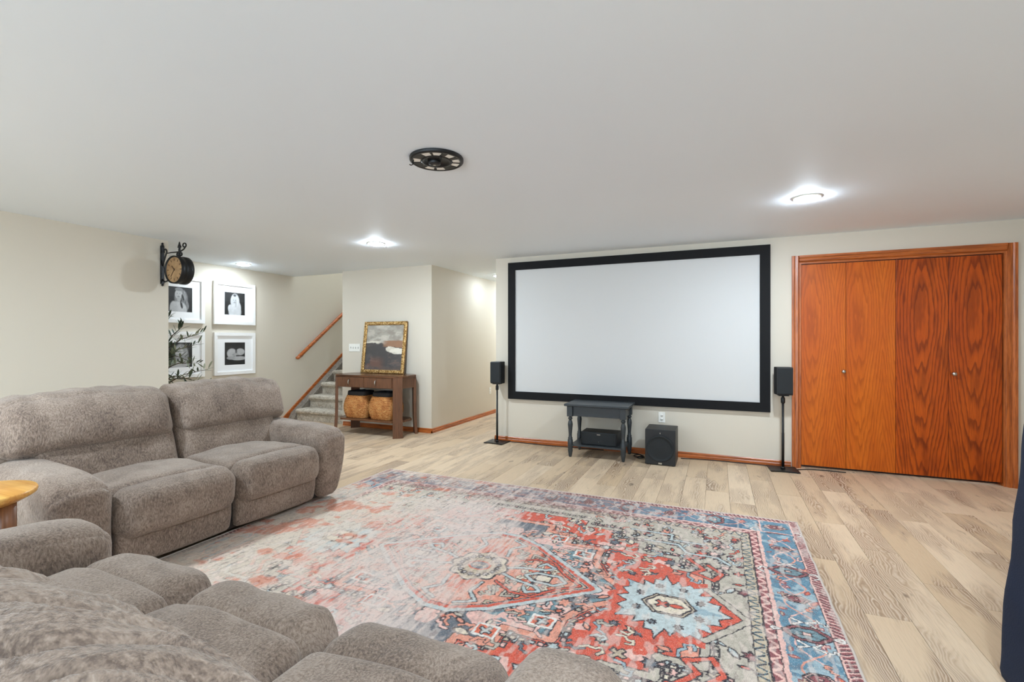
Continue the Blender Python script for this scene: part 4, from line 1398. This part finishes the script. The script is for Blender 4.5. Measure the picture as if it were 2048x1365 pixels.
def picture(y0, y1, z0, z1, kind, label):
    f = thing('picture_frame', (XP, (y0 + y1) / 2, (z0 + z1) / 2), label, 'picture', 'white framed portraits', R(90))
    w, h = (y1 - y0) / 2, (z1 - z0) / 2
    fr = .045
    for poly in ([(-w, h), (w, h), (w - fr, h - fr), (-w + fr, h - fr)], [(-w, -h), (-w + fr, -h + fr), (w - fr, -h + fr), (w, -h)],
                 [(-w, -h), (-w, h), (-w + fr, h - fr), (-w + fr, -h + fr)], [(w, -h), (w - fr, -h + fr), (w - fr, h - fr), (w, h)]):
        MB().prism(poly, -.034, -.002, 'y').build('frame_rail', M['white_frame'], f)
    mw, mh = .155, .158
    for poly in ([(-w + .03, h - .03), (w - .03, h - .03), (mw, mh), (-mw, mh)], [(-w + .03, -h + .03), (-mw, -mh), (mw, -mh), (w - .03, -h + .03)],
                 [(-w + .03, -h + .03), (-w + .03, h - .03), (-mw, mh), (-mw, -mh)], [(w - .03, -h + .03), (mw, -mh), (mw, mh), (w - .03, h - .03)]):
        MB().prism(poly, -.017, -.014, 'y').build('mat_board', M['mat_board'], f)
    ph = raster_mesh('photograph', 72, 72, mw * 2 + .01, mh * 2 + .01, portrait(kind), M['print'], f)
    ph.rotation_euler = (R(90), 0, 0); ph.location = (0, -.0125, 0)
    box('back_board', (-w + .01, -.012, -h + .01), (w - .01, -.002, h - .01), M['mat_board'], f)
    return f
picture(4.297, 4.923, 1.490, 2.082, 1, 'white frame, upper right portrait of a person with straight pale hair')
picture(3.545, 4.170, 1.490, 2.088, 0, 'white frame under the clock, portrait of a person with wavy hair')
picture(4.300, 4.923, .785, 1.376, 3, 'white frame, lower right picture of a sleeping baby in two hands')
picture(3.545, 4.170, .785, 1.378, 2, 'white frame, lower left portrait behind the olive plant leaves')

# ------------------------------------------------------------------ olive plant in the recess
pl = thing('potted_olive_tree', (-6.01, 3.45, 0), 'leafy olive tree in the recess behind the loveseat, half hidden by the wall', 'plant')
MB().lathe([(0, 0), (.12, 0), (.15, .10), (.165, .28), (.17, .30), (.155, .30), (.15, .27), (0, .27)], 28, caps=False).build('pot', M['pot'], pl)
MB().lathe([(0, .262), (.148, .268), (0, .285)], 20, caps=False).build('soil', M['soil'], pl)
MB().tube([(0, 0, .26), (.02, -.01, .5), (-.01, .02, .8), (.02, .0, 1.1), (.0, .02, 1.35)], [.022, .019, .016, .012, .006], 8).build('trunk', M['bark'], pl)
lv = [(-.5, 0, 0), (-.25, .10, .01), (0, .14, .014), (.3, .10, .008), (.5, 0, -.01), (.3, -.10, .008), (0, -.14, .014), (-.25, -.10, .01), (0, 0, -.006)]
lf = [(0, 8, 1), (1, 8, 2), (2, 8, 3), (3, 8, 4), (4, 8, 5), (5, 8, 6), (6, 8, 7), (7, 8, 0)]
leaf_proto = None
pr = random.Random(23)
BR = [((.02, .0, .78), (.36, .12, .82)), ((.0, .0, .70), (.40, .32, .92)), ((0, .02, .62), (.28, .34, .66)), ((.02, 0, 1.0), (.30, .26, 1.22)), ((0, .02, 1.1), (.16, .18, 1.44)),
      ((.02, .0, .90), (.26, .04, 1.14)), ((0, 0, 1.2), (-.08, .16, 1.56)), ((.02, 0, 1.0), (.10, -.10, 1.36)), ((0, 0, .8), (-.16, .26, .98)), ((0, 0, .6), (.36, .14, .62)), ((0, .02, 1.05), (.33, .16, 1.02)), ((0, 0, .7), (.44, .40, .60)), ((0, 0, .8), (.46, .30, .74)), ((0, 0, 1.1), (.34, .30, 1.36)), ((0, 0, .9), (.42, .20, 1.0))]
for a, b in BR:
    a, b = Vector(a), Vector(b)
    mid = (a + b) / 2 + Vector((0, 0, .05))
    br = MB().tube([a, mid, b], [.007, .005, .002], 6).build('branch', M['bark'], pl)
    for k in range(20):
        t = .2 + .8 * k / 19
        p = a * (1 - t) ** 2 + mid * 2 * t * (1 - t) + b * t * t
        d = (b - a).normalized()
        o = Vector((pr.uniform(-1, 1), pr.uniform(-1, 1), pr.uniform(-.4, 1))).normalized()
        dirv = (d * .7 + o * .8).normalized()
        ln = pr.uniform(.085, .135)
        if leaf_proto is None:
            leaf_proto = MB().add(lv, lf, True).build('leaf', M['leaf'], br)
            ob = leaf_proto
        else:
            ob = link_copy(leaf_proto, br)
        ob.location = p + dirv * ln * .55
        q = dirv.to_track_quat('X', 'Z')
        ob.rotation_mode = 'QUATERNION'
        ob.rotation_quaternion = q
        ob.scale = (ln, ln * pr.uniform(.65, .95), ln)

# ------------------------------------------------------------------ double-faced station clock on its bracket
ck = thing('station_clock', (XL, 3.045, 1.97), 'black double sided station clock hanging from a scroll bracket at the wall corner', 'clock')
cxk = .285; rk = .137
def ring(name, prof, mat, y=0.0):
    return MB().lathe(prof, 48, center=(cxk, 0, 0), axis='y', caps=False).build(name, mat, ck)
ring('case', [(rk - .012, -.052), (rk - .002, -.064), (rk + .003, -.060), (rk + .003, -.018), (rk - .003, -.014), (rk - .003, .014), (rk + .003, .018), (rk + .003, .060), (rk - .002, .064), (rk - .012, .052)], M['iron'])
for s in (-1, 1):
    d = MB().lathe([(.0, 0), (rk - .010, 0)], 40, axis='y', caps=False).build('dial', M['dial'], ck, loc=(cxk, s * .050, 0))
    for k in range(12):
        a = k * pi / 6
        mtx = Matrix.Rotation(-a, 4, 'Y')
        MB().box((-.004, -.0012, .088), (.004, .0012, .112), 0, mtx).build('hour_mark', M['dial_ink'], d)
    for an, l, w in ((R(218), .085, .004), (R(315), .055, .005)):
        mtx = Matrix.Rotation(an, 4, 'Y')
        MB().box((-w, s * .002 - .001, -.012), (w, s * .002 + .001, l), 0, mtx).build('hand', M['dial_ink'], d)
# wall plate and scrolls
MB().box((.001, -.018, -.125), (.014, .018, .268), .003).build('wall_plate', M['iron'], ck)
MB().lathe([(0, -.016), (.012, -.008), (.014, .002), (.008, .012), (.011, .020), (.006, .030), (0, .034)], 14, center=(.012, 0, .268), caps=False).build('finial', M['iron'], ck)
MB().lathe([(0, -.02), (.010, -.012), (.012, 0), (0, .008)], 14, center=(.012, 0, -.130), caps=False).build('lower_finial', M['iron'], ck)
def spiral(cx_, cz, r0, r1, a0, a1, n=26):
    return [(cx_ + (r0 + (r1 - r0) * k / n) * cos(a0 + (a1 - a0) * k / n), 0, cz + (r0 + (r1 - r0) * k / n) * sin(a0 + (a1 - a0) * k / n)) for k in range(n + 1)]
pts = [(.012, 0, .06), (.045, 0, .125), (.075, 0, .185)] + spiral(.050, .205, .034, .008, -.3, 3.9)
MB().tube(pts, .010, 8, .55).build('scroll', M['iron'], ck)
arm = [(.075, 0, .185), (.16, 0, .188), (.26, 0, .186), (.31, 0, .192), (.352, 0, .207), (.385, 0, .235)] + spiral(.358, .242, .031, .008, 0.1, 5.6)
MB().tube(arm, .0065, 8).build('bracket_arm', M['iron'], ck)
MB().tube([(.012, 0, -.08), (.05, 0, -.105), (.09, 0, -.098), (.155, 0, -.085)], .008, 8).build('lower_stay', M['iron'], ck)
# fleur-de-lis hanger over the case
MB().lathe([(.012, .135), (.014, .15), (.009, .165), (.013, .180), (.009, .195), (.012, .205), (.008, .215), (.012, .230), (.014, .245), (.009, .262), (.006, .28), (.0, .292)], 12, center=(cxk, 0, 0), caps=False).build('spire', M['iron'], ck)
for s in (-1, 1):
    MB().tube([(cxk, 0, .175)] + [(cxk + s * (p[0]), 0, p[2]) for p in spiral(.024, .158, .021, .007, 2.6, -2.6, 18)], .008, 8).build('lower_petal', M['iron'], ck)
    MB().tube([(cxk, 0, .218), (cxk + s * .012, 0, .236), (cxk + s * .024, 0, .240), (cxk + s * .027, 0, .228)], [.006, .006, .005, .003], 8).build('upper_petal', M['iron'], ck)
MB().box((cxk + rk - .002, .030, -.006), (cxk + rk + .010, .046, .004), .001).build('latch', M['iron'], ck)

# ------------------------------------------------------------------ ceiling: lamps and bare fixture plate
def downlight(x, y, label, lamp='lamp', r=.078):
    d = thing('recessed_light', (x, y, H), label, 'ceiling light', 'round recessed ceiling lights')
    MB().lathe([(r + .016, -.0005), (r + .014, -.006), (r + .002, -.009), (r, -.006), (r, -.0005)], 40, caps=False).build('trim_ring', M['white_plastic'], d)
    MB().lathe([(0, -.019), (r * .5, -.0185), (r * .85, -.016), (r * .96, -.012), (r - .001, -.0065)], 24, caps=False).build('lens', M[lamp], d)
    return d
downlight(-3.339, 4.059, 'glowing recessed ceiling light in front of the console table wall')
downlight(.594, 4.002, 'glowing recessed ceiling light before the closet doors')
downlight(-5.902, 4.454, 'glowing recessed ceiling light beside the white picture frames', 'lamp_small')
downlight(-3.20, 6.84, 'glowing recessed ceiling light in the hallway', 'lamp_hall')
downlight(-3.08, 8.35, 'unseen recessed light added deep in the hallway to brighten it')  # unseen lamp added to brighten the hallway wall
downlight(-3.339, .60, 'recessed ceiling light above the gap between the sofas')
downlight(.594, .60, 'recessed ceiling light above and right of the viewer')

fx = thing('ceiling_fixture_plate', (-1.470, 2.310, H), 'bare black round fixture plate with rectangular cut-outs on the ceiling', 'fixture')
RO, RI, RC = .152, .134, .088
seg = 96
holes = [(8, 30), (38, 60), (98, 122), (130, 154), (202, 226), (262, 284), (292, 314), (330, 352)]
def inhole(a):
    return any(h0 <= a <= h1 for h0, h1 in holes)
m = MB()
m.lathe([(RO, -.001), (RO, -.016), (RO - .006, -.020), (RI, -.020), (RI, -.014)], seg, caps=False)
m.build('outer_ring', M['iron'], fx)
MB().lathe([(RC, -.012), (RC, -.021), (.074, -.021), (.070, -.013), (.0, -.013)], seg, caps=False).build('centre_plate', M['iron'], fx)
k = 0
while k < 360:
    if not inhole(k):
        k1 = k
        while k1 < 360 and not inhole(k1): k1 += 2
        vs = []; n = max(2, (k1 - k) // 4)
        for i in range(n + 1):
            a = R(k + (k1 - k) * i / n)
            for rr_, zz in ((RC - .002, -.0195), (RI + .002, -.0195), (RI + .002, -.0135), (RC - .002, -.0135)):
                vs.append((rr_ * cos(a), rr_ * sin(a), zz))
        fs = []
        for i in range(n):
            for j in range(4): fs.append((i * 4 + j, i * 4 + (j + 1) % 4, (i + 1) * 4 + (j + 1) % 4, (i + 1) * 4 + j))
        fs += [(0, 1, 2, 3), tuple(n * 4 + j for j in range(4))]
        MB().add(vs, fs).build('spoke', M['iron'], fx)
        k = k1
    else:
        k += 2
for h0, h1 in holes:
    vs = []
    for i in range(5):
        a = R(h0 + (h1 - h0) * i / 4)
        for rr_, zz in ((RC + .003, -.018), (RI - .003, -.018), (RI - .003, -.0145), (RC + .003, -.0145)):
            vs.append((rr_ * cos(a), rr_ * sin(a), zz))
    fs = [(i * 4 + j, i * 4 + (j + 1) % 4, (i + 1) * 4 + (j + 1) % 4, (i + 1) * 4 + j) for i in range(4) for j in range(4)] + [(0, 1, 2, 3), (16, 17, 18, 19)]
    MB().add(vs, fs).build('cutout_fill', M['white_plastic'], fx)  # white fill added so the cut-outs read bright instead of shaded
MB().lathe([(.034, -.013), (.034, -.026), (.024, -.031), (0, -.031)], 24, center=(-.02, .01, 0), caps=False).build('wire_hub', M['black_plastic'], fx)
MB().tube([(.06, -.06, -.016), (.064, -.064, -.034), (.071, -.070, -.034), (.07, -.074, -.018)], .0035, 6).build('bracket_clip', M['iron'], fx)
MB().tube([(-.105, -.075, -.018), (-.108, -.078, -.045), (-.116, -.084, -.050), (-.123, -.088, -.045)], .003, 6).build('hook', M['iron'], fx)
MB().lathe([(.008, -.0325), (.0, -.035)], 10, center=(-.02, .01, 0), caps=False).build('screw', M['silver'], fx)

# ------------------------------------------------------------------ navy armchair cut by the right edge
ac = thing('navy_armchair', (1.500, 1.92, 0), 'dark navy upholstered armchair cut off by the right edge of the view', 'chair', None, R(0))
def d_body(P, p):
    low = np.clip(1 - P[:, 2] / 1.0, 0, 1)
    P[:, 0] += np.sign(p[:, 0]) * np.abs(p[:, 0]) ** 3 * .075 * low
    P[:, 0] += nz(P, 5, 3) * .012
    return P
soft_box((-.475, .14, .0), (.475, .44, 1.06), .05, 24, d_body).build('backrest', M['navy'], ac)
for s in (-1, 1):
    def d_ar(P, p):
        low = np.clip(1 - P[:, 2] / 1.0, 0, 1)
        P[:, 0] += s * np.clip(s * p[:, 0], 0, 1) ** 2 * .075 * low
        return P
    xa, xb = (-.475, -.30) if s < 0 else (.30, .475)
    soft_box((xa, -.42, .03), (xb, .26, .62), .06, 16, d_ar).build('arm', M['navy'], ac)
soft_box((-.32, -.44, .05), (.32, .25, .30), .04, 14).build('seat_base', M['navy'], ac)
soft_box((-.298, -.45, .30), (.298, .20, .46), .06, 16).build('seat_cushion', M['navy'], ac)
for sx in (-1, 1):
    for sy in (-.36, .34):
        MB().lathe([(.02, 0), (.026, .045)], 10, center=(sx * .38, sy, 0)).build('foot', M['stool_leg'], ac)
